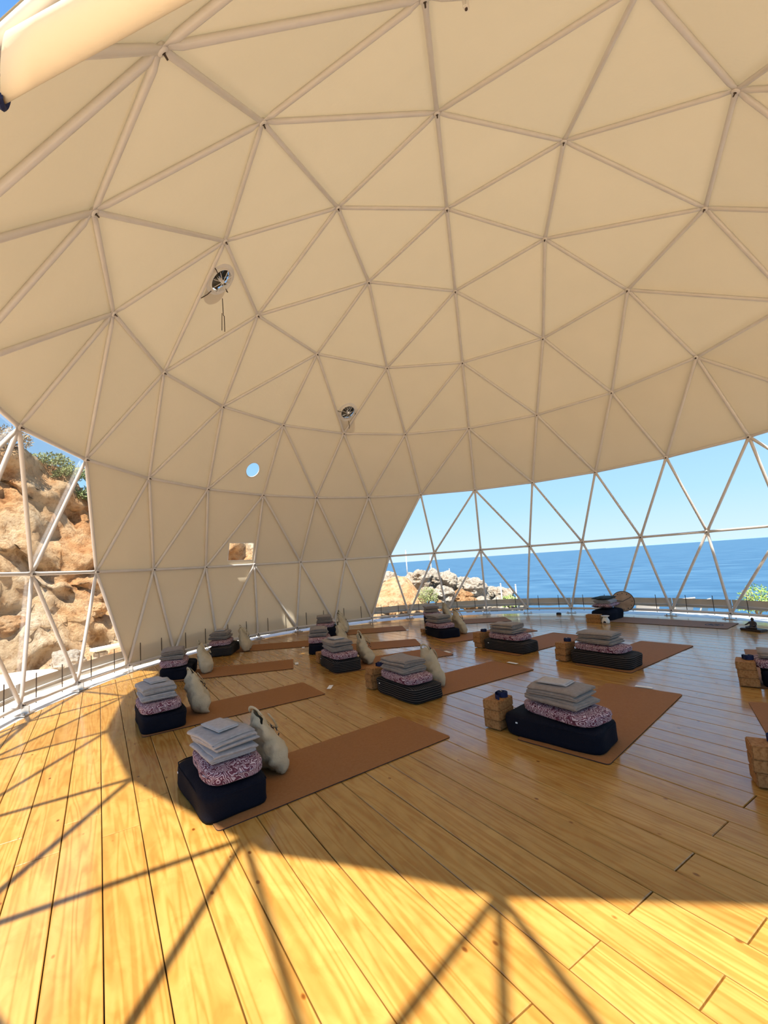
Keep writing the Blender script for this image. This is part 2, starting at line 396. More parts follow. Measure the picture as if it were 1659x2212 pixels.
# ------------------------------------------------------------------ dome geometry (node grid fitted to the photo)
RR = [0.0, 1.5528, 2.9577, 4.1523, 5.0170, 5.4999, 5.4781]
ZZ = [6.2205, 5.9886, 5.3341, 4.3198, 3.0309, 1.5785, 0.0953]
def node(r, i):
    if r == 0: return Vector((0, 0, ZZ[0]))
    a = 2 * PI * (i % (6 * r)) / (6 * r)
    return Vector((RR[r] * math.sin(a), RR[r] * math.cos(a), ZZ[r]))
DC = Vector((0, 0, 0.72))          # sphere centre
def outward(p): return (p - DC).normalized()
def key(r, i): return (r, i % (6 * r)) if r else (0, 0)
edges, tris = [], []
for r in range(1, 7):
    for i in range(6 * r):
        edges.append((key(r, i), key(r, i + 1)))
        s, j = divmod(i, r)
        # inner neighbours
        if j == 0:
            edges.append((key(r - 1, s * (r - 1)), key(r, i)))
        else:
            edges.append((key(r - 1, s * (r - 1) + j - 1), key(r, i)))
            edges.append((key(r - 1, s * (r - 1) + j), key(r, i)))
        # triangles below: (inner apex, i, i+1)
        tris.append((key(r - 1, s * (r - 1) + j), key(r, i), key(r, i + 1)))
        if j < r - 1:
            tris.append((key(r - 1, s * (r - 1) + j), key(r - 1, s * (r - 1) + j + 1), key(r, i + 1)))
DOOR_NODE = (5, 20)
DOOR_EDGES = {((4, 16), (5, 19)), ((4, 16), (5, 20)), ((4, 16), (5, 21)), ((5, 19), (5, 20)), ((5, 20), (5, 21))}
def is_door_edge(e): return DOOR_NODE in e or e in DOOR_EDGES or (e[1], e[0]) in DOOR_EDGES or ((6, 24) in e)

def px(p):
    d = p - CAM
    z = d.dot(R_FWD)
    if z < 0.05: return None
    return (CX + F_PX * d.dot(R_RIGHT) / z, CY + F_PX * d.dot(R_DOWN) / z)
def in_view(pts, margin=30):
    for p in pts:
        q = px(p)
        if q and -margin < q[0] < W_PX + margin and -margin < q[1] < H_PX + margin: return True
    return False

# --- floor ---------------------------------------------------------
floor = empty('floor', kind='structure')
FR = 5.36
b = MB(); n = 96
b.add([(0, 0, -0.03)] + [(FR * math.cos(2 * PI * k / n), FR * math.sin(2 * PI * k / n), -0.03) for k in range(n)], [(0, 1 + k, 1 + (k + 1) % n) for k in range(n)])
b.build('subfloor', M['gap'], floor)
PA = math.radians(13.15)
PD = Vector((math.sin(PA), math.cos(PA), 0)); PN = Vector((math.cos(PA), -math.sin(PA), 0))
PW, V0, GAP = 0.192, -4.126, 0.0045
k0 = int(math.floor((-FR - V0) / PW)); k1 = int(math.ceil((FR - V0) / PW))
def half(v):
    return math.sqrt(max(0.0, FR * FR - v * v))
for k in range(k0, k1):
    va, vb = V0 + k * PW + GAP / 2, V0 + (k + 1) * PW - GAP / 2
    if va < -FR: va = -FR + 0.002
    if vb > FR: vb = FR - 0.002
    if vb - va < 0.03: continue
    ha, hb = half(va), half(vb)
    hm = max(min(ha, hb), 0.25)
    ph = -2.855 if (k % 2 == 1) else -3.16
    if va < -3.2: ph = -4.6 if k % 2 else -4.9
    cuts = [u for u in (ph, ph + 4.0, ph + 8.0) if -hm + 0.3 < u < hm - 0.3]
    us = [None] + cuts + [None]
    for s in range(len(us) - 1):
        ua = (-ha, -hb) if us[s] is None else (us[s] + GAP / 2,) * 2
        ub = (ha, hb) if us[s + 1] is None else (us[s + 1] - GAP / 2,) * 2
        uc = (min(ua) + max(ub)) / 2; vc = (va + vb) / 2
        dz = rnd.uniform(-0.0012, 0.0012); ch = 0.003
        loc = []
        def ring(z, inset):
            return [(ua[0] - uc + inset, va - vc + inset, z), (ub[0] - uc - inset, va - vc + inset, z),
                    (ub[1] - uc - inset, vb - vc - inset, z), (ua[1] - uc + inset, vb - vc - inset, z)]
        vs = ring(-0.028, 0) + ring(-ch + dz, 0) + ring(dz, ch)
        fs = [(8, 9, 10, 11)]
        for q in (0, 4):
            for e in range(4): fs.append((q + e, q + (e + 1) % 4, q + 4 + (e + 1) % 4, q + 4 + e))
        mbp = MB().add([(x, -y, z) for x, y, z in vs], [tuple(reversed(f)) for f in fs])
        o = mbp.build('plank', M['wood'], floor)
        o.location = PD * uc + PN * vc
        o.rotation_euler = (0, 0, PI / 2 - PA)

# --- struts, nodes ---------------------------------------------------
frame = empty('dome_frame', (0, 0, 0), label='white steel tube frame of the geodesic dome, bolted at star joints', cat='dome frame')
SR = 0.0235
def strut_mesh(a, b, rad=SR):
    """tube with flattened ends"""
    d = (b - a); L = d.length; d.normalize()
    o = outward((a + b) / 2); o = (o - d * o.dot(d)).normalized(); s = d.cross(o)
    st = [(0.012, 1.15, 0.22), (0.05, 1.15, 0.22), (0.12, 1.0, 1.0), (L - 0.12, 1.0, 1.0), (L - 0.05, 1.15, 0.22), (L - 0.012, 1.15, 0.22)]
    n = 10; vs = []; fs = []
    for t, w, h in st:
        for k in range(n):
            an = 2 * PI * k / n
            vs.append(a + d * t + (s * math.cos(an) * w + o * math.sin(an) * h) * rad)
    for i in range(len(st) - 1):
        for k in range(n):
            fs.append((i * n + k, i * n + (k + 1) % n, (i + 1) * n + (k + 1) % n, (i + 1) * n + k))
    fs.append(tuple(range(n - 1, -1, -1))); fs.append(tuple((len(st) - 1) * n + k for k in range(n)))
    return vs, fs
rest = MB()
for e in edges:
    if is_door_edge(e): continue
    a, b2 = node(*e[0]), node(*e[1])
    vs, fs = strut_mesh(a, b2)
    if in_view([a + (b2 - a) * t for t in (0, 0.25, 0.5, 0.75, 1)]):
        MB().add(vs, fs).build('base_rail' if e[0][0] == e[1][0] == 6 else 'strut', M['strut'], frame, smooth=True)
    else:
        rest.add(vs, fs)
# porch members over the entrance
N16, N17, N15 = node(4, 16), node(4, 17), node(4, 15)
a240 = math.radians(240)
RT = Vector((1.166 * 5.5 * math.sin(a240), 1.166 * 5.5 * math.cos(a240), ZZ[4]))
for a, b2 in ((N16, RT), (N17, RT), (N15, RT),
              (N16, Vector((-7.34, -1.92, 0.0))), (N16, Vector((-5.33, -5.40, 0.0)))):
    rest.add(*strut_mesh(a, b2, 0.022))
o = rest.build('rear_struts', M['strut'], frame, smooth=True); tag(o, kind='stuff')
# star joints: a shared little hub + bolt
hub_me = None
def hub_mesh():
    mb = MB()
    mb.lathe([(0.0, -0.022), (0.030, -0.022), (0.036, -0.016), (0.036, 0.012), (0.03, 0.018), (0.0, 0.018)], 10)
    return mb
hub = hub_mesh(); bolt = MB().lathe([(0.0, -0.050), (0.006, -0.050), (0.007, -0.024), (0.014, -0.022), (0.014, -0.012), (0.0, -0.012)], 8)
hub_o = bolt_o = None
for r in range(0, 7):
    for i in range(max(1, 6 * r)):
        if (r, i) == DOOR_NODE: continue
        p = node(r, i)
        if not in_view([p], 60): continue
        q = outward(p).to_track_quat('Z', 'Y')
        if hub_o is None:
            hub_o = hub.build('joint', M['strut'], frame, smooth=True); bolt_o = bolt.build('bolt', M['bolt'], hub_o)
            h = hub_o
        else:
            h = hub_o.copy(); C.objects.link(h)
            c = bolt_o.copy(); C.objects.link(c); c.parent = h
        h.parent = frame
        h.location = p; h.rotation_mode = 'QUATERNION'; h.rotation_quaternion = q
# foot plates under the base joints
fp = MB().box((0, 0, 0.006), (0.20, 0.12, 0.012)).box((0, 0, 0.05), (0.012, 0.09, 0.085))
fp.lathe([(0.011, 0.012), (0.011, 0.03), (0, 0.03)], 6, (0.07, 0.03, 0)).lathe([(0.011, 0.012), (0.011, 0.03), (0, 0.03)], 6, (-0.07, -0.03, 0))
fpo = None
for i in range(36):
    p = node(6, i)
    if i == 24 or not in_view([p], 200): continue
    a = 2 * PI * i / 36
    if fpo is None:
        fpo = fp.build('foot_plate', M['steel'], frame); h = fpo
    else:
        h = fpo.copy(); C.objects.link(h)
    h.parent = frame
    h.location = (p.x * 0.992, p.y * 0.992, 0.0); h.rotation_euler = (0, 0, -a)

# --- canvas and clear panels ------------------------------------------
ceiling = empty('ceiling', kind='structure')
wall_back = empty('wall_back', kind='structure')
win_sea = empty('window_1', kind='structure')
win_cliff = empty('window_2', kind='structure')
win_entry = empty('window_3', kind='structure')
OFF = 0.0275
def tri_pts(t): return [node(*k) + outward(node(*k)) * OFF for k in t]
def panel(t, mat, parent, name, hole=None):
    A, B, D = tri_pts(t)
    mb = MB()
    if hole is None:
        n = 3; idx = {}
        vs = []
        for i in range(n + 1):
            for j in range(n + 1 - i):
                k = n - i - j
                idx[(i, j)] = len(vs)
                vs.append((A * i + B * j + D * k) / n)
        fs = []
        for i in range(n):
            for j in range(n - i):
                fs.append((idx[(i, j)], idx[(i + 1, j)], idx[(i, j + 1)]))
                if i + j < n - 1: fs.append((idx[(i + 1, j)], idx[(i + 1, j + 1)], idx[(i, j + 1)]))
        mb.add(vs, fs)
        return mb.build(name, mat, parent)
    # a hole: convex outline 'hole' (list of 3D points on the panel plane)
    cen = sum(hole, Vector()) / len(hole)
    nrm = (B - A).cross(D - A).normalized()
    ex = (B - A).normalized(); ey = nrm.cross(ex)
    to2 = lambda p: ((p - cen).dot(ex), (p - cen).dot(ey))
    T2 = [to2(p) for p in (A, B, D)]; H2 = [to2(p) for p in hole]
    angs = sorted(set([round(math.atan2(y, x), 5) for x, y in T2 + H2] + [round(-PI + 2 * PI * k / 24 + 0.013, 5) for k in range(24)]))
    def hit(poly, an):
        dx, dy = math.cos(an), math.sin(an); best = 1e9
        for k in range(len(poly)):
            (x1, y1), (x2, y2) = poly[k], poly[(k + 1) % len(poly)]
            den = dx * (y2 - y1) - dy * (x2 - x1)
            if abs(den) < 1e-9: continue
            tt = (x1 * (y2 - y1) - y1 * (x2 - x1)) / den
            uu = (x1 * dy - y1 * dx) / den
            if tt > 1e-6 and -1e-4 <= uu <= 1 + 1e-4: best = min(best, tt)
        return best
    m_ = len(angs); vs = []
    for an in angs:
        d3 = ex * math.cos(an) + ey * math.sin(an)
        vs += [cen + d3 * hit(T2, an), cen + d3 * hit(H2, an)]
    fs = [(2 * k, 2 * ((k + 1) % m_), 2 * ((k + 1) % m_) + 1, 2 * k + 1) for k in range(m_)]
    mb.add(vs, fs)
    return mb.build(name, mat, parent)
def ray_on_tri(u, v, t):
    """the point where the sight line through photo position u,v meets panel t"""
    A, B, D = tri_pts(t)
    nrm = (B - A).cross(D - A).normalized()
    if nrm.dot(outward(A)) < 0: nrm = -nrm
    d = R_RIGHT * ((u - CX) / F_PX) + R_DOWN * ((v - CY) / F_PX) + R_FWD
    s = (A - CAM).dot(nrm) / d.dot(nrm)
    return CAM + d * s, nrm
def frame_of(nrm):
    ex = Vector((0, 0, 1)).cross(nrm).normalized(); ey = nrm.cross(ex)
    return ex, ey
T_FAN1 = ((2, 10), (2, 11), (3, 16)); T_FAN2 = ((2, 0), (2, 1), (3, 1)); T_PORT = ((3, 0), (4, 23), (4, 0)); T_RECT = ((4, 0), (5, 29), (5, 0))
def circ(cen, nrm, r, n=28):
    ex, ey = frame_of(nrm)
    return [cen + ex * r * math.cos(2 * PI * k / n) + ey * r * math.sin(2 * PI * k / n) for k in range(n)]
HOLES = {}
fan_spots = []
for t, (u, v), rad in ((T_FAN1, (476, 604), 0.165), (T_FAN2, (751, 890), 0.165)):
    c_, n_ = ray_on_tri(u, v, t); HOLES[frozenset(t)] = circ(c_, n_, rad); fan_spots.append((c_, n_, rad))
c_, n_ = ray_on_tri(546, 1015, T_PORT); port = (c_, n_, 0.158); HOLES[frozenset(T_PORT)] = circ(c_, n_, 0.158, 36)
rect = [ray_on_tri(u, v, T_RECT)[0] for u, v in ((494, 1172), (550, 1172), (546, 1210), (491, 1212))]
HOLES[frozenset(T_RECT)] = rect
def az_idx(k):   # azimuth in degrees
    return (360.0 * k[1] / (6 * k[0])) if k[0] else None
for t in tris:
    rmax = max(k[0] for k in t)
    if rmax <= 4:
        panel(t, M['canvas'], ceiling, 'canvas_panel', HOLES.get(frozenset(t)))
        continue
    # below ring 4: opaque between nodes 21 and 3 on ring 4, clear elsewhere
    azs = []
    for k in t:
        a = az_idx(k); a = a - 360 if a > 180 else a
        azs.append(a)
    def inside(k):
        r, i = k; n = 6 * r
        i = i if i <= n / 2 else i - n
        lo, hi = {4: (-3, 3), 5: (-3, 3), 6: (-3, 3)}[r]
        return lo <= i <= hi
    if all(inside(k) for k in t):
        panel(t, M['canvas'], wall_back, 'canvas_panel', HOLES.get(frozenset(t)))
        continue
    es = [(t[0], t[1]), (t[1], t[2]), (t[0], t[2])]
    if any(is_door_edge(e) for e in es): continue
    m_az = sum(azs) / 3 if max(azs) - min(azs) < 180 else 180
    par = win_sea if 20 < m_az < 150 else (win_cliff if -115 < m_az < 0 else win_entry)
    panel(t, M['clear'], par, 'clear_panel')

# --- round port and rectangular pane in the canvas ---------------------
def ring_mesh(c, nrm, r0, r1, depth, n=36):
    ex, ey = frame_of(nrm); mb = MB(); vs = []; fs = []
    prof = [(r0, -depth / 2), (r1, -depth / 2), (r1, depth / 2), (r0, depth / 2)]
    for k in range(n):
        a = 2 * PI * k / n; d = ex * math.cos(a) + ey * math.sin(a)
        vs += [c + d * r + nrm * z for r, z in prof]
    for k in range(n):
        for q in range(4):
            fs.append((4 * k + q, 4 * k + (q + 1) % 4, 4 * ((k + 1) % n) + (q + 1) % 4, 4 * ((k + 1) % n) + q))
    return mb.add(vs, fs)
w4 = empty('window_4', kind='structure')
ring_mesh(port[0], port[1], 0.150, 0.166, 0.012).build('window_rim', M['white'], w4, smooth=False)
disc = circ(port[0], port[1], 0.152, 36)
MB().add(disc, [tuple(range(36))]).build('pane', M['clear'], w4)
w5 = empty('window_5', kind='structure')
rc = sum(rect, Vector()) / 4
mb = MB()
mb.add(rect + [rc + (p - rc) * 0.93 for p in rect], [(k, (k + 1) % 4, 4 + (k + 1) % 4, 4 + k) for k in range(4)])
mb.build('window_rim', M['white'], w5)
MB().add([rc + (p - rc) * 0.95 for p in rect], [(0, 1, 2, 3)]).build('pane', M['clear'], w5)

# --- exhaust fans ------------------------------------------------------
for fi, (c, nrm, rad) in enumerate(fan_spots):
    ex, ey = frame_of(nrm)
    lab = ('silver extractor fan in a canvas panel, two black cables hanging below it', 'silver extractor fan with one short cable, set lower in the canvas dome')[fi]
    f = empty('extractor_fan', c, label=lab, cat='fan', group='extractor fans in the canvas')
    rel = lambda p: p - c
    z0 = Vector((0, 0, 0))
    ring_mesh(z0, nrm, rad * 0.96, rad * 1.32, 0.006).build('canvas_collar', M['white'], f)
    ring_mesh(z0, nrm, rad * 0.93, rad * 1.0, 0.06).build('housing', M['white'], f, smooth=False)
    for k in range(6):
        a0 = 2 * PI * k / 6; vs = []
        for t in range(4):
            rr = rad * (0.16 + 0.74 * t / 3)
            wd = 0.74 - 0.05 * t
            for s, tw in ((-wd / 2, -0.018), (wd / 2, 0.022)):
                d = ex * math.cos(a0 + s) + ey * math.sin(a0 + s)
                vs.append(d * rr + nrm * (0.02 + tw))
        MB().add(vs, [(2 * t, 2 * t + 1, 2 * t + 3, 2 * t + 2) for t in range(3)]).build('blade', M['blade'], f)
    duct = MB(); dv = []   # short dark duct with a rain hood on the outside
    for k in range(28):
        an = 2 * PI * k / 28; d = ex * math.cos(an) + ey * math.sin(an)
        dv += [d * rad * 0.97 + nrm * 0.05, d * rad * 0.99 + nrm * 0.24]
    duct.add(dv, [(2 * k, 2 * ((k + 1) % 28), 2 * ((k + 1) % 28) + 1, 2 * k + 1) for k in range(28)]).build('duct', M['blade'], f)
    hv = [z0 + nrm * 0.24] + [(ex * math.cos(an) + ey * math.sin(an)) * rad * 1.02 + nrm * 0.245 for an in [math.radians(60 + 250 * k / 20) for k in range(21)]]
    MB().add(hv, [(0, k, k + 1) for k in range(1, 21)]).build('rain_hood', M['hem'], f)
    hubm = MB(); hubm.tube([-nrm * 0.055, nrm * 0.04], rad * 0.13, 14); hubm.build('hub', M['white'], f, smooth=False)
    for k in range(8):
        a = 2 * PI * k / 8 + 0.2; d = ex * math.cos(a) + ey * math.sin(a)
        MB().tube([d * rad * 0.1 - nrm * 0.05, d * rad * 0.95 - nrm * 0.045], 0.0035, 6).build('guard_spoke', M['white'], f)
    for s in (-1, 1):
        d = ex * s
        MB().tube([d * rad * 0.95 - nrm * 0.03, d * rad * 1.35 - nrm * 0.035, d * rad * 1.42 - nrm * 0.0], 0.006, 6).build('bracket', M['bolt'], f)
    dn = Vector((0, 0, -1)); tang = (dn * 0.8 - R_RIGHT * 0.05).normalized(); exf = ex; ex = R_RIGHT
    if fi == 0:
        base = tang * rad * 1.35 - nrm * 0.05
        MB().tube([base, base + tang * 0.22 - nrm * 0.01 + ex * 0.01, base + tang * 0.24 + ex * 0.03, base + tang * 0.44 + ex * 0.035 - nrm * 0.01], 0.006, 6).build('cable', M['bolt'], f)
        MB().tube([base + tang * 0.20, base + tang * 0.43 + ex * 0.005], 0.005, 6).build('cable', M['bolt'], f)
        b0 = tang * rad * 0.8 - ex * rad * 0.8 - nrm * 0.03
        MB().tube([b0, b0 - ex * 0.05 + tang * 0.05, b0 - ex * 0.13 + tang * 0.10], 0.006, 6).build('cable', M['bolt'], f)
    else:
        base = tang * rad * 1.0 - nrm * 0.05
        MB().tube([base, base + tang * 0.10 + ex * 0.015 - nrm * 0.02, base + tang * 0.17 + ex * 0.01], 0.007, 6).build('cable', M['bolt'], f)

# --- small white sensor hanging from the top ---------------------------
def ray(u, v): return R_RIGHT * ((u - CX) / F_PX) + R_DOWN * ((v - CY) / F_PX) + R_FWD
def at_height(u, v, z):
    d = ray(u, v); return CAM + d * ((z - CAM.z) / d.z)
p = at_height(1006, 8, 5.15)
s_ = empty('hanging_sensor', p, label='small white sensor hanging on a wire loop under the dome top', cat='sensor')
MB().box((0, 0, 0), (0.05, 0.03, 0.08), bev=0.006).build('body', M['white'], s_)
MB().tube([(0.03 * math.cos(a), 0, 0.07 + 0.04 * math.sin(a)) for a in [2 * PI * k / 14 for k in range(15)]] , 0.003, 5).build('wire_loop', M['strut'], s_)
MB().tube([(0, 0, 0.10), (0, 0, 0.40)], 0.002, 5).build('wire', M['strut'], s_)
MB().lathe([(0, -0.045), (0.01, -0.045), (0.01, -0.038)], 8).build('lens', M['bolt'], s_)

# --- skirt along the base, lacing pins ---------------------------------
skirt = empty('trim_1', kind='structure')
pin_o = None
for i in range(36):
    if 22 <= i <= 25: continue
    a, b2 = node(6, i), node(6, i + 1)
    if not in_view([a, (a + b2) / 2, b2], 150): continue
    op = (-3 <= (i if i < 18 else i - 36) < 3)
    out_ = Vector((((a + b2) / 2).x, ((a + b2) / 2).y, 0)).normalized()
    mb = MB(); vs = []
    steps = 8
    for k in range(steps + 1):
        q = a + (b2 - a) * (k / steps)
        w1 = 0.008 * noise.noise((q.x * 3, q.y * 3, 0.3)); w2 = 0.012 * noise.noise((q.x * 4, q.y * 4, 5.3))
        o1 = out_ * (0.075 + w1); o2 = out_ * (0.062 + w2)
        vs += [(q.x + o2.x, q.y + o2.y, 0.165 + w2), (q.x + o1.x, q.y + o1.y, 0.225), (q.x + o1.x * 0.9, q.y + o1.y * 0.9, 0.33 + w1 * 0.6)]
    fs = []
    for k in range(steps):
        for m_ in range(2): fs.append((3 * k + m_, 3 * k + m_ + 1, 3 * k + m_ + 4, 3 * k + m_ + 3))
    mb.add(vs, fs).build('hem_strip', M['hem'], skirt, smooth=True)
    # horizontal tension tube
    MB().tube([Vector((a.x, a.y, 0.215)) + out_ * 0.045, Vector((b2.x, b2.y, 0.215)) + out_ * 0.045], 0.012, 8).build('hem_tube', M['strut'], skirt, smooth=True)
    if op:   # canvas tail below the hem on the opaque side
        vs = []
        for k in range(steps + 1):
            q = a + (b2 - a) * (k / steps); w = 0.012 * noise.noise((q.x * 6, q.y * 6, 2.0))
            vs += [(q.x + out_.x * 0.07, q.y + out_.y * 0.07, 0.20), (q.x + out_.x * (0.06 + w), q.y + out_.y * (0.06 + w), 0.035 + 2 * abs(w))]
        MB().add(vs, [(2 * k, 2 * k + 1, 2 * k + 3, 2 * k + 2) for k in range(steps)]).build('canvas_tail', M['canvas'], skirt, smooth=True)
    for t in (0.27, 0.73):
        q = a + (b2 - a) * t
        if pin_o is None:
            pin_o = MB().tube([(0, 0, 0.05), (0, 0, 0.40)], 0.006, 6).build('lacing_pin', M['bolt'], skirt); pn = pin_o
        else:
            pn = pin_o.copy(); C.objects.link(pn); pn.parent = skirt
        pn.location = (q.x + out_.x * 0.025, q.y + out_.y * 0.025, 0)

# --- outside: terrace ring, terrain, sea --------------------------------
mb = MB(); n = 120; vs = []; fs = []
for k in range(n):
    a = 2 * PI * k / n
    for r_, z_ in ((5.362, -0.06), (5.362, -0.012), (6.15, -0.03), (6.2, -0.2)):
        vs.append((r_ * math.sin(a), r_ * math.cos(a), z_))
for k in range(n):
    for q in range(3): fs.append((4 * k + q, 4 * k + q + 1, 4 * ((k + 1) % n) + q + 1, 4 * ((k + 1) % n) + q))
tag(mb.add(vs, fs).build('terrace', M['concrete'], smooth=False), kind='structure')

def smooth(e0, e1, x):
    t = max(0.0, min(1.0, (x - e0) / (e1 - e0))); return t * t * (3 - 2 * t)
def interp(x, pts):
    if x <= pts[0][0]: return pts[0][1]
    for (x0, y0), (x1, y1) in zip(pts, pts[1:]):
        if x <= x1: return y0 + (y1 - y0) * (x - x0) / (x1 - x0)
    return pts[-1][1]
def crest(x): return interp(x, [(-20, 7.8), (-8, 6.2), (-5.0, 5.3), (-3.3, 4.85), (-1.8, 3.85), (0.5, 3.4), (3.0, 2.9), (5.0, 1.5), (7.0, 0.4), (12, -2.0), (20, -6)])
def foot(x): return interp(x, [(-20, 7.0), (-6, 7.6), (0, 7.8), (3, 7.6), (6, 6.4), (9, 5.5), (20, 5.0)])
def terrain(x, y):
    r = math.hypot(x, y); az = math.degrees(math.atan2(x, y))
    z = -0.16
    d = y - foot(x)
    cl = smooth(0, 2.6, d) * crest(x) + max(0, d - 2.6) * 0.06 * (1 if x < 6 else -3)
    if cl > 0 or crest(x) < 0: z += cl
    z += 1.15 * math.exp(-((x - 5.0) / 1.5) ** 2 - ((y - 5.7) / 1.1) ** 2)
    # drop to the sea on the sea side
    sd = smooth(42, 66, az) * (1 - smooth(140, 165, az))
    z -= sd * smooth(6.35, 8.2, r) * 9.0
    if x > 3: z -= smooth(9.5, 18, r) * 9 * smooth(3, 7, x)
    return z
def ground_pt(x, y):
    z = terrain(x, y)
    d = y - foot(x)
    am = smooth(-0.6, 0.8, d)
    rr = math.hypot(x, y)
    nz = noise.fractal((x * 0.55, y * 0.55, z * 0.55), 1.0, 2.1, 5)
    rd = noise.ridged_multi_fractal((x * 0.42 + 9, y * 0.42, z * 0.6), 0.9, 2.2, 5, 0.9, 2.0)
    r2 = noise.ridged_multi_fractal((x * 1.5, y * 1.5 + 4, z * 1.8), 0.8, 2.2, 4, 0.9, 2.0)
    zz_ = z + am * (0.45 * nz + 0.28 * (rd - 1.2) + 0.13 * (r2 - 1.0)) + (1 - am) * 0.04 * nz * (1 if rr > 6.2 else 0)
    yy_ = y + am * (0.55 * noise.noise((x * 0.9, z * 1.3, 4.0)) - 0.35 * noise.noise((x * 2.2, z * 2.9, 1.0)) - 0.16 * noise.noise((x * 5.5, z * 6.5, 2.0)))
    if rr < 6.25: zz_ = min(zz_, -0.25)
    return (x, yy_, zz_)
mb = MB(); vs = []; fs = []
xs = [-26 + 0.5 * k for k in range(0, 28)] + [-12.0 + 0.11 * k for k in range(0, 164)] + [6.1 + 0.25 * k for k in range(0, 44)]
ys = [-16 + 0.5 * k for k in range(0, 40)] + [4.0 + 0.3 * k for k in range(0, 10)] + [7.0 + 0.055 * k for k in range(0, 76)] + [11.2 + 0.16 * k for k in range(0, 32)] + [16.5 + 0.8 * k for k in range(0, 10)]
vs = [ground_pt(x, y) for x in xs for y in ys]
ny = len(ys)
for i in range(len(xs) - 1):
    for j in range(ny - 1):
        fs.append((i * ny + j, (i + 1) * ny + j, (i + 1) * ny + j + 1, i * ny + j + 1))
mb.add(vs, fs)
to = mb.build('ground', M['rock'], smooth=True)
to.data.materials.append(M['sand'])
mi = []
for f in fs:
    x = sum(vs[i][0] for i in f) / 4; y = sum(vs[i][1] for i in f) / 4; z = sum(vs[i][2] for i in f) / 4
    mi.append(1 if (math.exp(-((x - 5.0) / 1.5) ** 2 - ((y - 5.7) / 1.1) ** 2) < 0.12 and y - foot(x) < 0.15 + 0.4 * noise.noise((x, y, 0)) and z > -0.6) else 0)
to.data.polygons.foreach_set('material_index', mi)
tag(to, kind='structure')
b = MB().add([(-60, -6000, -7.0), (9000, -6000, -7.0), (9000, 9000, -7.0), (-60, 9000, -7.0)], [(0, 1, 2, 3)])
tag(b.build('sea', M['sea']), kind='structure')
# far hazy coast on the horizon
mb = MB(); vs = []; n = 60
for k in range(n + 1):
    az = math.radians(74 + 40 * k / n); d = 5600
    h = 4 + 40 * max(0, noise.fractal((k * 0.13, 2.0, 0), 1, 2, 4) + 0.35) * smooth(0, 30, k)
    for dd, z in ((d, -8), (d + 300, h), (d + 700, -8)): vs.append((CAM.x + dd * math.sin(az), CAM.y + dd * math.cos(az), z))
fs = [(3 * k + q, 3 * k + q + 1, 3 * k + q + 4, 3 * k + q + 3) for k in range(n) for q in range(2)]
tag(mb.add(vs, fs).build('far_coast', M['haze'], smooth=True), kind='structure')

# --- boulders, shrubs, posts outside ------------------------------------
def boulder(name, p, rad, mat, label, seed, group, sq=(1, 1, 0.8)):
    bm = bmesh.new(); bmesh.ops.create_icosphere(bm, subdivisions=4, radius=1.0)
    rr = random.Random(seed); of = Vector((rr.uniform(-50, 50), rr.uniform(-50, 50), rr.uniform(-50, 50)))
    for v in bm.verts:
        d = v.co.normalized()
        k = 1 + 0.42 * noise.noise(d * 1.3 + of) + 0.20 * noise.fractal(d * 2.6 + of, 1.0, 2.1, 4)
        cell = noise.cell(d * 2.2 + of) * 0.06
        v.co = Vector((d.x * sq[0], d.y * sq[1], d.z * sq[2])) * (k + cell) * rad
    me = bpy.data.meshes.new(name); bm.to_mesh(me); bm.free()
    me.materials.append(mat)
    o = link(name, me, None, p, rr.uniform(0, 6.28))
    return tag(o, label, 'boulder', group)
def at_dist(u, v, dist):
    d = ray(u, v); hd = math.hypot(d.x, d.y); return CAM + d * (dist / hd)
BG = 'boulders heaped outside the clear panels'
bl = [  # photo position of the centre, distance, radius, kind
    (838, 1256, 13.5, .33, 0), (868, 1262, 14.3, .30, 0), (902, 1252, 13.6, .36, 0), (938, 1252, 14.4, .36, 0), (968, 1254, 13.6, .28, 0),
    (1000, 1264, 14.4, .33, 0), (1026, 1272, 13.5, .36, 0), (1058, 1284, 14.3, .31, 0), (1088, 1288, 13.6, .28, 0),
    (846, 1294, 12.6, .42, 1), (828, 1322, 11.9, .26, 1), (890, 1292, 12.8, .30, 0), (922, 1284, 13.3, .24, 0), (960, 1286, 12.9, .30, 0), (994, 1294, 13.0, .28, 1),
    (900, 1318, 12.1, .20, 0), (944, 1314, 12.3, .22, 1), (1016, 1306, 12.6, .22, 1), (1042, 1308, 13.0, .26, 0), (1074, 1310, 13.0, .22, 0), (1104, 1306, 13.2, .22, 0), (976, 1318, 12.2, .18, 1),
    (872, 1316, 12.0, .20, 1), (1118, 1312, 13.9, .2, 0)]
for i, (u, v, d, r_, k_) in enumerate(bl):
    lab = 'pale limestone boulder in the heap between dome and sea' if k_ == 0 else 'orange stained boulder at the foot of the heap by the dome'
    boulder('boulder', at_dist(u, v, d), r_ * 1.02, M['boulder' if k_ == 0 else 'red_boulder'], lab, 40 + i, 'pale boulders in the heap' if k_ == 0 else 'orange boulders in the heap', (1.1, 1.0, 0.85))
# loose rocks at the foot of the cliff, seen through the small pane and the clear panels
for i in range(18):
    x = -9 + 12.5 * i / 17 + rnd.uniform(-.08, .08); y = foot(x) + (-0.25, 0.7)[i % 2] + rnd.uniform(-.1, .1); r_ = rnd.uniform(0.16, 0.30)
    boulder('rock', (x, y, terrain(x, y) + r_ * 0.2), r_, M['rock' if i % 2 else 'boulder'], 'tan rock lying at the foot of the cliff' if i % 2 else 'pale rock lying at the foot of the cliff', 300 + i,
            'tan rocks along the cliff foot' if i % 2 else 'pale rocks along the cliff foot')

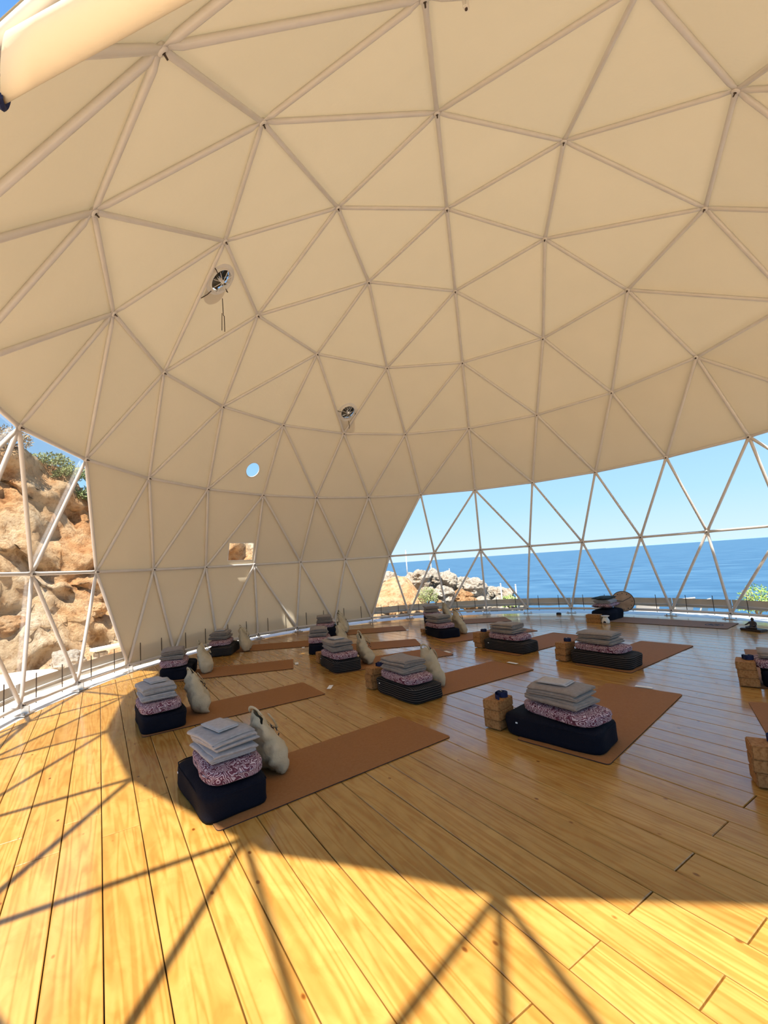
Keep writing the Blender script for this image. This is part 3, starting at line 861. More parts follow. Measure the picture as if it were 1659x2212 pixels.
def shrub(p, w, h, mat, label, seed, n=420, leaf=0.05):
    rr = random.Random(seed); s = empty('shrub', p, label=label, cat='shrub')
    mb = MB(); st = MB()
    for k in range(n):
        a = rr.uniform(0, 2 * PI); q = rr.random() ** 0.5; t = rr.random()
        c = Vector((w * q * math.cos(a), w * q * math.sin(a), h * (0.15 + 0.85 * t * math.sqrt(max(0, 1 - q * q * 0.8)))))
        d = Vector((rr.uniform(-1, 1), rr.uniform(-1, 1), rr.uniform(-.3, 1))).normalized(); e = d.orthogonal().normalized()
        L = leaf * rr.uniform(.7, 1.5)
        mb.add([c - e * L * 0.3, c + d * L * 0.5 + e * 0, c + d * L * 0.4 + e * L * 0.3, c + d * L], [(0, 1, 3), (0, 3, 2)])
    for k in range(9):
        a = rr.uniform(0, 2 * PI)
        st.tube([(0, 0, -0.1), (0.3 * w * math.cos(a), 0.3 * w * math.sin(a), h * .4), (0.7 * w * math.cos(a), 0.7 * w * math.sin(a), h * .8)], [0.012, 0.009, 0.004], 5)
    f = mb.build('foliage', mat, s); tag(f, kind='stuff')
    st.build('stems', M['dry'], s)
    return s
shrub(at_dist(924, 1306, 12.35), 0.30, 0.50, M['leaf'], 'olive green shrub growing among the pale boulders', 1, 900)
shrub(at_dist(1102, 1314, 12.2), 0.22, 0.36, M['leaf_bright'], 'bright green tuft at the low end of the boulder heap', 2, 400)
shrub(at_dist(1640, 1330, 11.6), 0.30, 0.62, M['leaf_bright'], 'yellow green bush on the sea edge near the statue', 3, 700)
def ridge_point(u, back_=0.0):
    best = None
    for k in range(120):
        q = at_dist(u, 1200, 10 + 0.06 * k); gx, gy, gz = ground_pt(q.x, q.y)
        e = (gz - CAM.z) / (10 + 0.06 * k)
        if best is None or e > best[0]: best = (e, Vector((gx, gy, gz)))
    return best[1]
for i, (u, w_, h_) in enumerate(((104, .55, .40), (148, .42, .36), (186, .36, .42), (6, .45, .5))):
    shrub(ridge_point(u) - Vector((0, 0.3, 0.22)), w_, h_, M['leaf' if i < 3 else 'dry'], ('long olive shrub on the cliff top beside the sky', 'rounded olive shrub on the cliff top, next down the slope', 'grey green shrub low on the cliff edge by the canvas', 'dry brown bush on the highest part of the cliff')[i], 10 + i, 1100, 0.07)
for i, (u, v0, v1, d) in enumerate(((882, 1235, 1190, 13.9), (935, 1240, 1200, 14.2), (975, 1250, 1230, 14.0), (1088, 1300, 1262, 13.0), (1121, 1308, 1264, 13.0))):
    a, b2 = at_dist(u, v0 + 30, d), at_dist(u, v1, d)
    fpst = empty('fence_post', a, label='thin grey wire fence post standing by the boulders', cat='fence post', group='fence posts by the boulders')
    MB().tube([(0, 0, 0), (0, 0, (b2 - a).z)], 0.018, 8).build('pole', M['post'], fpst, smooth=True)
    MB().lathe([(0.022, 0), (0.022, 0.03), (0, 0.035)], 8, (0, 0, (b2 - a).z)).build('cap', M['post'], fpst)
# round concrete slab on the sandy ground by the cliff
p = at_dist(16, 1462, 8.4); p.z = -0.14
cs = empty('cistern_cover', p, label='round white concrete slab on the sand below the cliff', cat='slab')
MB().lathe([(0.0, 0.24), (0.62, 0.24), (0.66, 0.20), (0.66, 0.0)][::-1], 40).build('slab', M['concrete'], cs)
MB().lathe([(0.0, 0.27), (0.12, 0.27), (0.14, 0.24)][::-1], 20).build('lid', M['concrete'], cs)
p = at_dist(250, 1395, 10.2)
bn = empty('bench_plank', (p.x, p.y, 0.0), 0.3, label='white plank shelf on stones beside the canvas edge', cat='bench')
MB().box((0, 0, p.z), (0.9, 0.22, 0.06), bev=0.01).build('board', M['concrete'], bn)
for s in (-1, 1): MB().box((s * .3, 0, (p.z - 0.03 - 0.1) / 2), (0.2, 0.2, p.z - 0.03 + 0.1), bev=0.03).build('stone', M['boulder'], bn)
# white loungers on the rocks below, seen under the skirt
for i, (u, d) in enumerate(((1388, 12.6), (1452, 12.1), (1492, 13.9))):
    q = at_dist(u, 1322, d)
    lg = empty('beach_chair', (q.x, q.y, q.z - 0.42), 0.6 + i * 0.4, label='white folding beach chair outside on the sea edge', cat='chair', group='beach chairs by the sea')
    MB().box((0, 0, 0.30), (0.5, 0.5, 0.03), bev=0.008).build('seat', M['white'], lg)
    MB().box((-0.30, 0, 0.52), (0.03, 0.5, 0.5), Matrix.Rotation(-0.35, 3, 'Y'), 0.008).build('backrest', M['white'], lg)
    for sx_ in (-.2, .2):
        for sy_ in (-.22, .22): MB().tube([(sx_, sy_, 0.29), (sx_ * 1.3, sy_, -0.3)], 0.014, 6).build('leg', M['white'], lg)

# ------------------------------------------------------------------ yoga props
def pillow_box(hx, hy, hz, n=9, pw=5.0, bulge=0.12, seed=0, lump=0.006, pinch=0.0):
    """soft cushion: rounded box with crowned faces, base at z=0"""
    vs, fs, idx = [], [], {}
    def get(q):
        k = tuple(round(c, 5) for c in q)
        if k in idx: return idx[k]
        x, y, z = q
        L = (abs(x) ** pw + abs(y) ** pw + abs(z) ** pw) ** (1 / pw)
        X, Y, Z = x / L, y / L, z / L
        if z < 0:
            L2 = (abs(x) ** pw + abs(y) ** pw) ** (1 / pw) if (x or y) else 1.0
            if abs(z) >= 0.999: k2 = 0.975; X, Y, Z = x * k2 / max(1.0, L2), y * k2 / max(1.0, L2), -1.0
            else: X, Y, Z = x / max(L2, 1e-6), y / max(L2, 1e-6), z
        cr = 1 + bulge * (1 - X * X) * (1 - Y * Y)
        sx_ = 1 - pinch * (1 - abs(Y)) ** 2 * 0.6; sy_ = 1 - pinch * (1 - abs(X)) ** 2 * 0.6
        p = Vector((X * hx * sx_, Y * hy * sy_, Z * hz * (cr if Z > 0 else 1.0)))
        nz = noise.noise(Vector((p.x * 7 + seed * 3.1, p.y * 7, p.z * 9 + seed)))
        p += Vector((X, Y, Z if Z > 0 else 0)) * nz * lump
        p.z = max(p.z + hz, 0.0)
        idx[k] = len(vs); vs.append(p); return idx[k]
    g = [-1 + 2 * k / n for k in range(n + 1)]
    for ax in range(3):
        for s in (-1, 1):
            for i in range(n):
                for j in range(n):
                    qs = []
                    for (a, b_) in ((g[i], g[j]), (g[i + 1], g[j]), (g[i + 1], g[j + 1]), (g[i], g[j + 1])):
                        q = [0, 0, 0]; q[ax] = s; q[(ax + 1) % 3] = a; q[(ax + 2) % 3] = b_
                        qs.append(get(q))
                    fs.append(tuple(qs) if s > 0 else tuple(reversed(qs)))
    return MB().add(vs, fs)
def flat_cushion(hx, hy, h, n=14, seed=0):
    vs, fs = [], []
    for side in (1, -1):
        for i in range(n + 1):
            for j in range(n + 1):
                x, y = -1 + 2 * i / n, -1 + 2 * j / n
                e = max(0.0, (1 - abs(x) ** 3.2) * (1 - abs(y) ** 3.2)) ** 0.38
                wx = hx * x * (1 - 0.05 * (1 - y * y)); wy = hy * y * (1 - 0.05 * (1 - x * x))
                z = h / 2 + side * h / 2 * e * (1.0 if side > 0 else 0.95) + 0.004 * noise.noise(Vector((x * 3 + seed, y * 3, side)))
                vs.append((wx, wy, max(z, 0)))
    m = (n + 1) ** 2
    for i in range(n):
        for j in range(n):
            a = i * (n + 1) + j
            fs.append((a, a + n + 1, a + n + 2, a + 1))
            fs.append((m + a, m + a + 1, m + a + n + 2, m + a + n + 1))
    rim = [i * (n + 1) for i in range(n + 1)] + [n * (n + 1) + j for j in range(1, n + 1)] + [i * (n + 1) + n for i in range(n - 1, -1, -1)] + [j for j in range(n - 1, 0, -1)]
    for k in range(len(rim)):
        a, b_ = rim[k], rim[(k + 1) % len(rim)]; fs.append((a, m + a, m + b_, b_))
    return MB().add(vs, fs)
def folded(wx, wy, layers, t, seed=0, wob=0.006, shear=0.0):
    """a cloth folded to and fro: one ribbon with round folds, width along y; base at z=0"""
    rr = random.Random(seed); pts = []
    hx = wx / 2
    ext = [(rr.uniform(-.04, 0.0) * wx, rr.uniform(-.04, 0.0) * wx) for _ in range(layers)]
    for i in range(layers):
        z = t * (i + 0.5); e0, e1 = ext[i]
        xs_ = [-hx - e0 + (2 * hx + e0 + e1) * k / 6 for k in range(7)]
        if i % 2: xs_ = xs_[::-1]
        for x in xs_: pts.append((x, z))
        if i < layers - 1:
            s = 1 if i % 2 == 0 else -1
            x0 = xs_[-1]
            for an in (-50, 0, 50): pts.append((x0 + s * t * 0.55 * math.cos(math.radians(an)), t * (i + 1) + t * 0.5 * math.sin(math.radians(an))))
    ny = 10; vs = []; m = len(pts); half_t = t * 0.40
    lay = [(rr.uniform(0.90, 1.0), rr.uniform(-0.012, 0.012), rr.uniform(0.6, 1.4)) for _ in range(layers + 1)]
    for j in range(ny + 1):
        y = -wy / 2 + wy * j / ny
        up_, lo_ = [], []
        for k, (x, z) in enumerate(pts):
            x0, z0 = pts[max(k - 1, 0)]; x1, z1 = pts[min(k + 1, m - 1)]
            dx, dz = x1 - x0, z1 - z0; L = math.hypot(dx, dz) + 1e-9
            nx, nz = -dz / L, dx / L
            hfrac = z / (t * layers)
            ysc, yof, dr_ = lay[min(int(z / t), layers)]
            droop = min(z - t * 0.45, 0.085) * dr_ * (0.38 * max(0.0, abs(x) / hx - 0.62) ** 1.5 * 2 + 0.5 * max(0.0, abs(y) / (wy / 2) - 0.7) ** 1.5)
            dxw = wob * 1.2 * noise.noise(Vector((x * 3, y * 5, z * 30 + seed)))
            dzw = wob * hfrac * noise.noise(Vector((x * 5 + seed, y * 6, 0)))
            dyw = shear * hfrac + wob * 1.5 * noise.noise(Vector((x * 2, j * .3, z * 40 + seed))) * (1 if j in (0, ny) else 0.3)
            up_.append((x + nx * half_t + dxw, y * ysc + yof + dyw, max(z + nz * half_t + dzw - droop, 0.0)))
            lo_.append((x - nx * half_t + dxw, y * ysc + yof + dyw, max(z - nz * half_t + dzw - droop, 0.0)))
        vs += up_ + lo_[::-1]
    q = 2 * m; fs = []
    for j in range(ny):
        for k in range(q):
            fs.append((j * q + k, j * q + (k + 1) % q, (j + 1) * q + (k + 1) % q, (j + 1) * q + k))
    for k in range(m - 1):
        a, b_ = k, k + 1; c_, d_ = q - 2 - k, q - 1 - k
        fs.append((d_, c_, b_, a))
        o = ny * q
        fs.append((o + a, o + b_, o + c_, o + d_))
    return MB().add(vs, fs)
ROW = {'A': 'cliff-side row', 'B': 'middle row', 'C': 'sea-side row', 'D': 'statue-side row'}
ORD = ['first', 'second', 'third', 'fourth', 'fifth']
def place(o, c, a, dx=0, dy=0, z=0, rot=0, tilt=(0, 0)):
    o.location = (c[0] + dx * math.cos(a) - dy * math.sin(a), c[1] + dx * math.sin(a) + dy * math.cos(a), z)
    o.rotation_euler = (tilt[0], tilt[1], a + rot)
    return o
mat_o = {}
MW, ML, MT = 0.66, 1.83, 0.006
def mat_mesh(mat, name='yoga_mat'):
    mb = MB(); r = 0.03; out = []
    for cx_, cy_, a0 in ((ML - r, MW / 2 - r, 0), (r, MW / 2 - r, 90), (r, -MW / 2 + r, 180), (ML - r, -MW / 2 + r, 270)):
        for k in range(5):
            an = math.radians(a0 + 22.5 * k); out.append((cx_ + r * math.cos(an), cy_ + r * math.sin(an)))
    n = len(out)
    mb.add([(x, y, MT) for x, y in out], [tuple(range(n))])
    side = MB().add([(x * 1, y * 1, 0.0004) for x, y in out] + [(x, y, MT * 0.98) for x, y in out], [(k, (k + 1) % n, n + (k + 1) % n, n + k) for k in range(n)] + [tuple(range(n - 1, -1, -1))])
    return mb, side
M['mat_pale'] = noise_mat('pale_brown_mat', [(0.3, (0.25, 0.15, 0.09)), (0.7, (0.30, 0.18, 0.115))], 60, 0.8, bump=0.1, bscale=220, spec=0.2)
def yoga_mat(corner, a, label, group='yoga mats on the floor', pale=False, mark=False):
    """corner: the near corner of the cushion end"""
    t = empty('yoga_mat', label=label, cat='yoga mat', group=group)
    c = Vector((corner[0] - math.sin(a) * MW / 2, corner[1] + math.cos(a) * MW / 2, 0.0012)); t.location = c; t.rotation_euler = (0, 0, a)
    top, side = mat_mesh(None)
    top.build('top_surface', M['mat_pale' if pale else 'mat'], t); side.build('underside', M['mat_edge'], t)
    if mark:
        mk = MB(); z = MT + 0.0006
        for k in range(8):
            an = 2 * PI * k / 8; d = Vector((math.cos(an), math.sin(an), 0)); e = Vector((-d.y, d.x, 0)); c0 = Vector((1.58, 0, z))
            mk.add([c0 + d * 0.02, c0 + d * 0.06 + e * 0.024, c0 + d * 0.10, c0 + d * 0.06 - e * 0.024], [(0, 1, 2, 3)])
        ra = [Vector((1.58 + r * math.cos(2 * PI * k / 28), r * math.sin(2 * PI * k / 28), z)) for k in range(28) for r in (0.108, 0.125)]
        mk.add(ra, [(2 * k, 2 * ((k + 1) % 28), 2 * ((k + 1) % 28) + 1, 2 * k + 1) for k in range(28)]); mk.build('printed_emblem', M['ink'], t)
    return t
def strap_roll(p, rz, label, loop=False):
    t = empty('yoga_strap', p, rz, label=label, cat='strap', group='rolled yoga straps')
    pts = []; turns = 4.2; h = 0.038
    for k in range(66):
        an = 2 * PI * turns * k / 65; r = 0.012 + 0.034 * k / 65
        pts.append((r * math.cos(an), r * math.sin(an)))
    mb = MB(); m = len(pts); vs = []
    for x, y in pts:
        L = math.hypot(x, y); th = 0.0032
        ux, uy = x / L, y / L
        vs += [(x - ux * th / 2, y - uy * th / 2, 0), (x + ux * th / 2, y + uy * th / 2, 0), (x + ux * th / 2, y + uy * th / 2, h), (x - ux * th / 2, y - uy * th / 2, h)]
    fs = [(4 * k + q, 4 * (k + 1) + q, 4 * (k + 1) + (q + 1) % 4, 4 * k + (q + 1) % 4) for k in range(m - 1) for q in range(4)]
    fs += [(3, 2, 1, 0), (4 * m - 4, 4 * m - 3, 4 * m - 2, 4 * m - 1)]
    mb.add(vs, fs).build('webbing_roll', M['strap'], t, smooth=False)
    # tail of the webbing arching off the roll
    tail = MB(); vs = []
    R_ = 0.075 if loop else 0.055
    for k in range(9):
        an = math.radians(20 + (150 if loop else 80) * k / 8)
        x, y = -0.03 + R_ * math.cos(an), R_ * math.sin(an) * 0.7
        vs += [(x, y, 0.0), (x * 1.03, y * 1.03, 0.0), (x * 1.03, y * 1.03, h * 0.95), (x, y, h * 0.95)]
    fs = [(4 * k + q, 4 * (k + 1) + q, 4 * (k + 1) + (q + 1) % 4, 4 * k + (q + 1) % 4) for k in range(8) for q in range(4)] + [(3, 2, 1, 0), (32, 33, 34, 35)]
    tail.add(vs, fs).build('loose_end', M['strap'], t)
    MB().tube([(0.0, 0.0, h + 0.002), (0.012, 0.016, h + 0.002), (0.028, 0.018, h + 0.001)], 0.003, 6).build('buckle', M['steel'], t)
    return t
block_me = None
def block_stack(c, a, dx, dy, n, where, jit=0.012, rot=0.0, long_x=True):
    rr = random.Random(int(c[0] * 100) + 5)
    for k in range(n):
        o = MB().box((0, 0, 0.0375), (0.228, 0.150, 0.0745) if long_x else (0.150, 0.228, 0.0745), bev=0.006).build('yoga_block', M['cork'])
        lvl = {1: [''], 2: ['bottom ', 'top '], 3: ['bottom ', 'middle ', 'top ']}[n][k]
        tag(o, '%scork yoga block %s' % (lvl, where), 'yoga block', 'cork yoga blocks in stacks')
        place(o, c, a, dx + rr.uniform(-jit, jit), dy + rr.uniform(-jit, jit) * .5, 0.0075 + 0.075 * k, rot + rr.uniform(-.04, .04))
def tote(c, a, dx, dy, lean, where, rot=0.0, h=0.42, seed=0):
    """a floppy calico bag leaning against the stack, opening upward"""
    t = empty('tote_bag', label='cream calico tote bag by the cushions, %s' % where, cat='bag', group='tote bags at the stations')
    vs, fs = [], []; n, m = 32, 15
    for i in range(m):
        s = i / (m - 1); z = h * (0.02 + 0.98 * s)
        w = 0.178 * (0.90 + 0.14 * math.sin(PI * min(1, s * 1.6)) - 0.46 * s ** 1.6); th = 0.07 * (1 - s) ** 0.6 * (0.55 + 0.9 * min(1, s * 4)) + 0.012
        for k in range(n):
            an = 2 * PI * k / n; cx_, sy_ = math.cos(an), math.sin(an)
            x = th * (abs(cx_) ** 0.8) * (1 if cx_ > 0 else -1); y = w * (abs(sy_) ** 0.75) * (1 if sy_ > 0 else -1)
            wr = noise.noise(Vector((y * 9 + seed, z * 6, x * 5))) * 0.030 + (0.5 - abs(noise.noise(Vector((y * 13 + z * 11 + seed, z * 7 - y * 4, x * 5))))) * 0.055 - 0.024
            vs.append((x + wr - lean * (z / h) ** 1.3, y * (1 + 0.05 * wr), max(z + 0.10 * s * s * noise.noise(Vector((y * 5, seed, 3.0))) - 0.05 * s * s * (y / 0.17) ** 2, 0.004)))
    for i in range(m - 1):
        for k in range(n): fs.append((i * n + k, i * n + (k + 1) % n, (i + 1) * n + (k + 1) % n, (i + 1) * n + k))
    fs.append(tuple(range(n - 1, -1, -1)))
    body = MB().add(vs, fs).build('bag_body', M['tote'], t, smooth=True)
    for sgn, off in ((1, 0.02), (-1, -0.015)):   # handles hanging down the front or standing up
        p = []
        for k in range(9):
            an = PI * k / 8
            zz_ = h * 0.97 + (0.05 if sgn < 0 else -0.14) * math.sin(an)
            xx = -lean * (zz_ / h) ** 1.3 + (0.035 + (0.055 * math.sin(an)) if sgn > 0 else -0.01)
            p.append((xx + off * 0.3, 0.075 * math.cos(an), zz_))
        MB().tube(p, 0.013, 6, flat=[(1.0, 0.22)] * 9).build('handle', M['tote'], t, smooth=True)
    pr_ = MB()   # the small dark print on the outer side
    for k, (y, zf, L, an) in enumerate(((0.05, .66, .05, .5), (0.025, .64, .05, 1.3), (0.0, .63, .045, .2), (-0.03, .60, .05, 1.1), (0.02, .52, .05, .9), (-0.015, .50, .04, 2.0))):
        z = h * zf; s = zf
        th = 0.07 * (1 - s) ** 0.6 * 1.42 + 0.012 + 0.016
        x = th - lean * zf ** 1.3
        pr_.tube([(x, y, z), (x - 0.002, y + L * 0.5 * math.cos(an), z + L * 0.5 * math.sin(an))], 0.0045, 5)
    pr_.build('printed_lettering', M['ink'], t)
    return place(t, c, a, dx + 0.07, dy, 0.008, rot)
def station(c, adeg, row, k, corner, bol='navy', blanket='blanket', towel=False, bag=None, blocks=0, strap=None, fold_rot=0.0, pais_rot=0.0, pais_d=(0.02, -0.03), n_bl=2, seed=0, tilt=0.0, mata=None):
    a = math.radians(adeg); where = '%s in the %s from the sunlit boards' % (ORD[k], ROW[row])
    yoga_mat(corner, math.radians(mata if mata is not None else adeg), 'brown rubber yoga mat, ' + where)
    # bolster
    bt = empty('bolster', label=('ribbed black ' if bol == 'ribbed' else 'plain navy black ') + 'floor bolster, ' + where, cat='bolster', group='floor bolsters at the stations')
    pillow_box(0.206, 0.366, 0.077, 12, 6.5, 0.10, seed, 0.012, 0.03).build('cover', M[bol], bt, smooth=True)
    pp = []
    for q in range(33):
        an = 2 * PI * q / 32; cx_, sy_ = math.cos(an), math.sin(an)
        L = (abs(cx_) ** 8 + abs(sy_) ** 8) ** (1 / 8)
        pp.append((0.200 * cx_ / L, 0.358 * sy_ / L, 0.130))
    MB().tube(pp, 0.0045, 6, cap=False).build('piping', M[bol], bt, smooth=True)
    MB().box((0.0, 0.0, 0.0), (0.004, 0.016, 0.010)).build('label_tab', M['paper'], bt).location = (-0.207, 0.24, 0.10)
    place(bt, c, a, 0, 0, 0.0074)
    zt = 0.0074 + 0.077 * 2.10 + 0.003
    # paisley cushion
    pc = empty('paisley_cushion', label='maroon paisley cotton cushion on the bolster, ' + where, cat='cushion', group='paisley cushions on the bolsters')
    pillow_box(0.188, 0.305, 0.039, 12, 3.8, 0.12, seed + 30, 0.010, 0.04).build('cover', M['paisley'], pc, smooth=True)
    pp = []
    for q in range(33):
        an = 2 * PI * q / 32; cx_, sy_ = math.cos(an), math.sin(an)
        L = (abs(cx_) ** 4 + abs(sy_) ** 4) ** 0.25
        pp.append((0.187 * cx_ / L, 0.304 * sy_ / L, 0.040))
    MB().tube(pp, 0.004, 6, cap=False).build('seam', M['paisley'], pc, smooth=True)
    place(pc, c, a, pais_d[0], pais_d[1], zt + 0.002, pais_rot, (tilt, 0))
    z = zt + 0.091
    for q in range(n_bl):
        nl = 4 if q == 0 else 5
        bo = folded(0.30 - 0.01 * q, 0.44 - 0.03 * q, nl, 0.0138, seed * 7 + q, 0.012).build('blanket', M[blanket], smooth=True)
        tag(bo, '%s folded %s blanket, %s' % (('lower', 'upper')[q], 'cool grey' if blanket == 'blanket_grey' else 'taupe wool', where), 'blanket', 'folded blankets on the cushions')
        place(bo, c, a, pais_d[0] - 0.015, pais_d[1] + 0.02, z, fold_rot + (0.05 if q else -0.05), (tilt * .8, 0))
        z += 0.0138 * nl + 0.006
    if towel:
        tw = folded(0.15, 0.24, 2, 0.008, seed + 50, 0.004).build('face_cloth', M['cloth'], smooth=True)
        tag(tw, 'pale face cloth on the folded blankets, ' + where, 'cloth', 'face cloths on the blankets')
        place(tw, c, a, pais_d[0] - 0.02, pais_d[1] + 0.05, z + 0.002, fold_rot + 0.12)
    if bag: tote(c, a, bag[0], bag[1], bag[2], where, bag[3] if len(bag) > 3 else 0.0, 0.42, seed)
    if blocks:
        block_stack(c, a, -0.09, 0.462, blocks, 'beside the bolster, ' + where)
    if strap:
        x = c[0] + math.cos(a) * -0.05 - math.sin(a) * 0.44; y = c[1] + math.sin(a) * -0.05 + math.cos(a) * 0.44
        strap_roll((x, y, 0.0075 + 0.075 * blocks + 0.002), a + 0.4, 'rolled navy yoga strap on the blocks, ' + where, strap == 'loop')

def back_corner(p1, adeg): 
    a = math.radians(adeg); return (p1[0] - ML * math.cos(a), p1[1] - ML * math.sin(a))
# row beside the cliff-side canvas
station((-3.56, -0.015), -9, 'A', 0, back_corner((-1.978, -0.745), -10), 'navy', 'blanket_grey', True, (0.33, 0.06, 0.12, 0.2), 0, None, 0.10, -0.10, (0.04, -0.02), 2, 1, 0.0, -10)
station((-3.29, 1.82), -12, 'A', 1, back_corner((-1.787, 1.048), -14), 'navy', 'blanket_grey', True, (0.33, 0.02, 0.10, 0.1), 0, None, 0.05, 0.0, (-0.02, -0.04), 2, 2, 0.0, -14)
station((-2.35, 3.72), -33, 'A', 2, back_corner((-1.252, 2.422), -35), 'navy', 'blanket', False, (0.34, -0.02, 0.11, 0.0), 0, None, 0.1, 0.15, (-0.06, -0.02), 2, 3, 0.0, -35)
station((-1.16, 4.68), -42, 'A', 3, back_corner((-0.02, 3.56), -42), 'ribbed', 'blanket', True, (0.33, 0.04, 0.10, 0.0), 2, 'roll', 0.0, 0.1, (-0.05, 0.0), 2, 4, 0.0, -42)
# middle row
station((-1.28, 0.27), -13, 'B', 0, back_corner((0.269, -0.434), -14), 'ribbed', 'blanket', False, (0.34, 0.05, 0.08, 0.0), 3, 'roll', 0.0, -0.03, (-0.02, -0.01), 2, 5, 0.0, -14)
station((-0.834, 1.885), -22, 'B', 1, back_corner((0.52, 0.886), -24), 'ribbed', 'blanket', True, (0.34, -0.02, 0.08, 0.0), 2, 'roll', 0.05, 0.12, (-0.02, -0.05), 2, 6, 0.0, -24)
station((-0.16, 3.12), -42, 'B', 2, back_corner((0.867, 1.754), -42), 'navy', 'blanket', False, (0.33, 0.02, 0.10, 0.0), 1, None, 0.0, 0.05, (-0.03, -0.03), 2, 7, 0.0, -42)
station((1.02, 4.40), -42, 'B', 3, back_corner((2.008, 3.035), -42), 'navy', 'blanket', False, (0.33, 0.0, 0.12, 0.0), 0, None, 0.0, 0.0, (-0.03, 0.0), 2, 8, 0.0, -42)
# row on the sea side
station((-1.488, -1.41), -3, 'C', 0, back_corner((0.053, -1.941), -3.5), 'navy', 'blanket', True, None, 3, 'loop', -0.12, -0.22, (0.03, -0.05), 2, 9, 0.0, -3.5)
station((0.938, -1.036), -10, 'C', 1, back_corner((2.415, -1.701), -10), 'ribbed', 'blanket', False, None, 3, 'roll', 0.0, -0.05, (0.0, 0.02), 2, 10, 0.0, -10)
station((1.205, 0.339), -10, 'C', 2, back_corner((2.636, -0.314), -12), 'ribbed', 'blanket', False, None, 3, 'roll', 0.0, -0.04, (0.0, 0.0), 2, 11, 0.0, -12)
station((1.80, 2.0), -28, 'C', 3, back_corner((2.85, 0.632), -27), 'navy', 'blanket', False, (0.33, -0.02, 0.10, 0.0), 1, None, 0.1, 0.05, (-0.03, 0.0), 2, 12, 0.0, -27)
station((3.08, 3.12), -48, 'C', 4, back_corner((3.788, 1.605), -50), 'navy', 'blanket', False, (0.30, 0.05, 0.12, 0.0), 0, None, 0.0, 0.0, (-0.03, 0.0), 2, 13, 0.0, -50)
# row near the statue
station((0.83, -2.82), 5, 'D', 1, (2.426 - ML * math.cos(math.radians(6)) + MW * math.sin(math.radians(6)), -2.215 - ML * math.sin(math.radians(6)) - MW * math.cos(math.radians(6))), 'navy', 'blanket', False, None, 3, 'roll', 0.0, 0.1, (0.05, 0.12), 1, 15, 0.0, 6)
a16 = math.radians(11)
station((-1.42, -3.12), 13, 'D', 0, (0.094 - ML * math.cos(a16) + MW * math.sin(a16), -2.397 - ML * math.sin(a16) - MW * math.cos(a16)), 'navy', 'blanket', False, None, 0, None, 0.0, 0.0, (0.05, -0.02), 1, 16, 0.0, 11)
w16 = 'beside the bolster, first in the statue-side row from the sunlit boards'
block_stack((-1.49, -2.63), a16 + 0.06, 0, 0, 3, w16, 0.006, 0.0, False)
strap_roll((-1.46, -2.645, 0.2345), 2.4, 'rolled navy yoga strap on the blocks, first in the statue-side row from the sunlit boards', False)

# --- teacher's place by the sea ------------------------------------------
ta = math.radians(-98.6); tw_ = 'at the teaching place by the sea'
yoga_mat((4.25, -0.10), ta, 'paler brown yoga mat with a dark round emblem, ' + tw_, pale=True, mark=True)
tc_ = (4.66, -0.01)
bt = empty('bolster', label='plain black floor bolster ' + tw_, cat='bolster', group='floor bolsters at the stations')
pillow_box(0.20, 0.355, 0.095, 10, 4.2, 0.14, 20, 0.012, 0.03).build('cover', M['navy'], bt, smooth=True)
MB().tube([(-0.196, -0.3, 0.10), (-0.205, 0, 0.10), (-0.196, 0.3, 0.10)], 0.004, 6).build('zip', M['ink'], bt)
place(bt, tc_, ta, 0, 0, 0.0074)
pc = empty('paisley_cushion', label='maroon paisley cotton cushion ' + tw_, cat='cushion', group='paisley cushions on the bolsters')
flat_cushion(0.18, 0.30, 0.10, 14, 21).build('cover', M['paisley'], pc, smooth=True)
place(pc, tc_, ta, -0.02, 0.02, 0.222, 0.12)
o = folded(0.30, 0.40, 5, 0.014, 99, 0.01).build('blanket', M['blanket_grey'], smooth=True)
tag(o, 'grey folded blanket under a dark green cloth ' + tw_, 'blanket', 'folded blankets on the cushions'); place(o, tc_, ta, -0.02, 0.0, 0.318, 0.1)
o = flat_cushion(0.15, 0.25, 0.055, 12, 33).build('eye_pillow', M['green'], smooth=True)
tag(o, 'dark green flat pillow on top of the stack ' + tw_, 'pillow'); place(o, tc_, ta, -0.02, -0.04, 0.392, 0.05)
for k in range(2):
    o = MB().box((0, 0, 0.0375), (0.15, 0.255, 0.0745), bev=0.006).build('yoga_block', M['cork'])
    tag(o, ('bottom', 'top')[k] + ' cork yoga block beside the white oil burner', 'yoga block', 'cork yoga blocks in stacks')
    o.location = (4.11, 0.075, 0.002 + 0.075 * k); o.rotation_euler = (0, 0, 0.05 - 0.06 * k)
# white oil burner
p = (4.04, -0.145, 0.002)
ob = empty('oil_burner', p, 0.0, label='white ceramic oil burner with a small arched opening', cat='oil burner')
MB().lathe([(0.0, 0.0), (0.062, 0.0), (0.070, 0.02), (0.066, 0.06), (0.045, 0.10), (0.040, 0.115), (0.036, 0.115), (0.0, 0.10)], 24).build('body', M['ceramic'], ob, smooth=True)
MB().lathe([(0.0, 0.118), (0.045, 0.118), (0.074, 0.138), (0.070, 0.142), (0.040, 0.126), (0.0, 0.124)], 24).build('dish', M['ceramic'], ob, smooth=True)
op = [(-0.0665 , 0.024 * math.cos(PI * k / 10), 0.014 + 0.038 * math.sin(PI * k / 10)) for k in range(11)]
MB().add([(x - 0.004, y, z) for x, y, z in op] + [(x + 0.02, y, z) for x, y, z in op], [tuple(range(11))] + [(k, k + 1, 12 + k, 11 + k) for k in range(10)]).build('opening', M['ink'], ob)
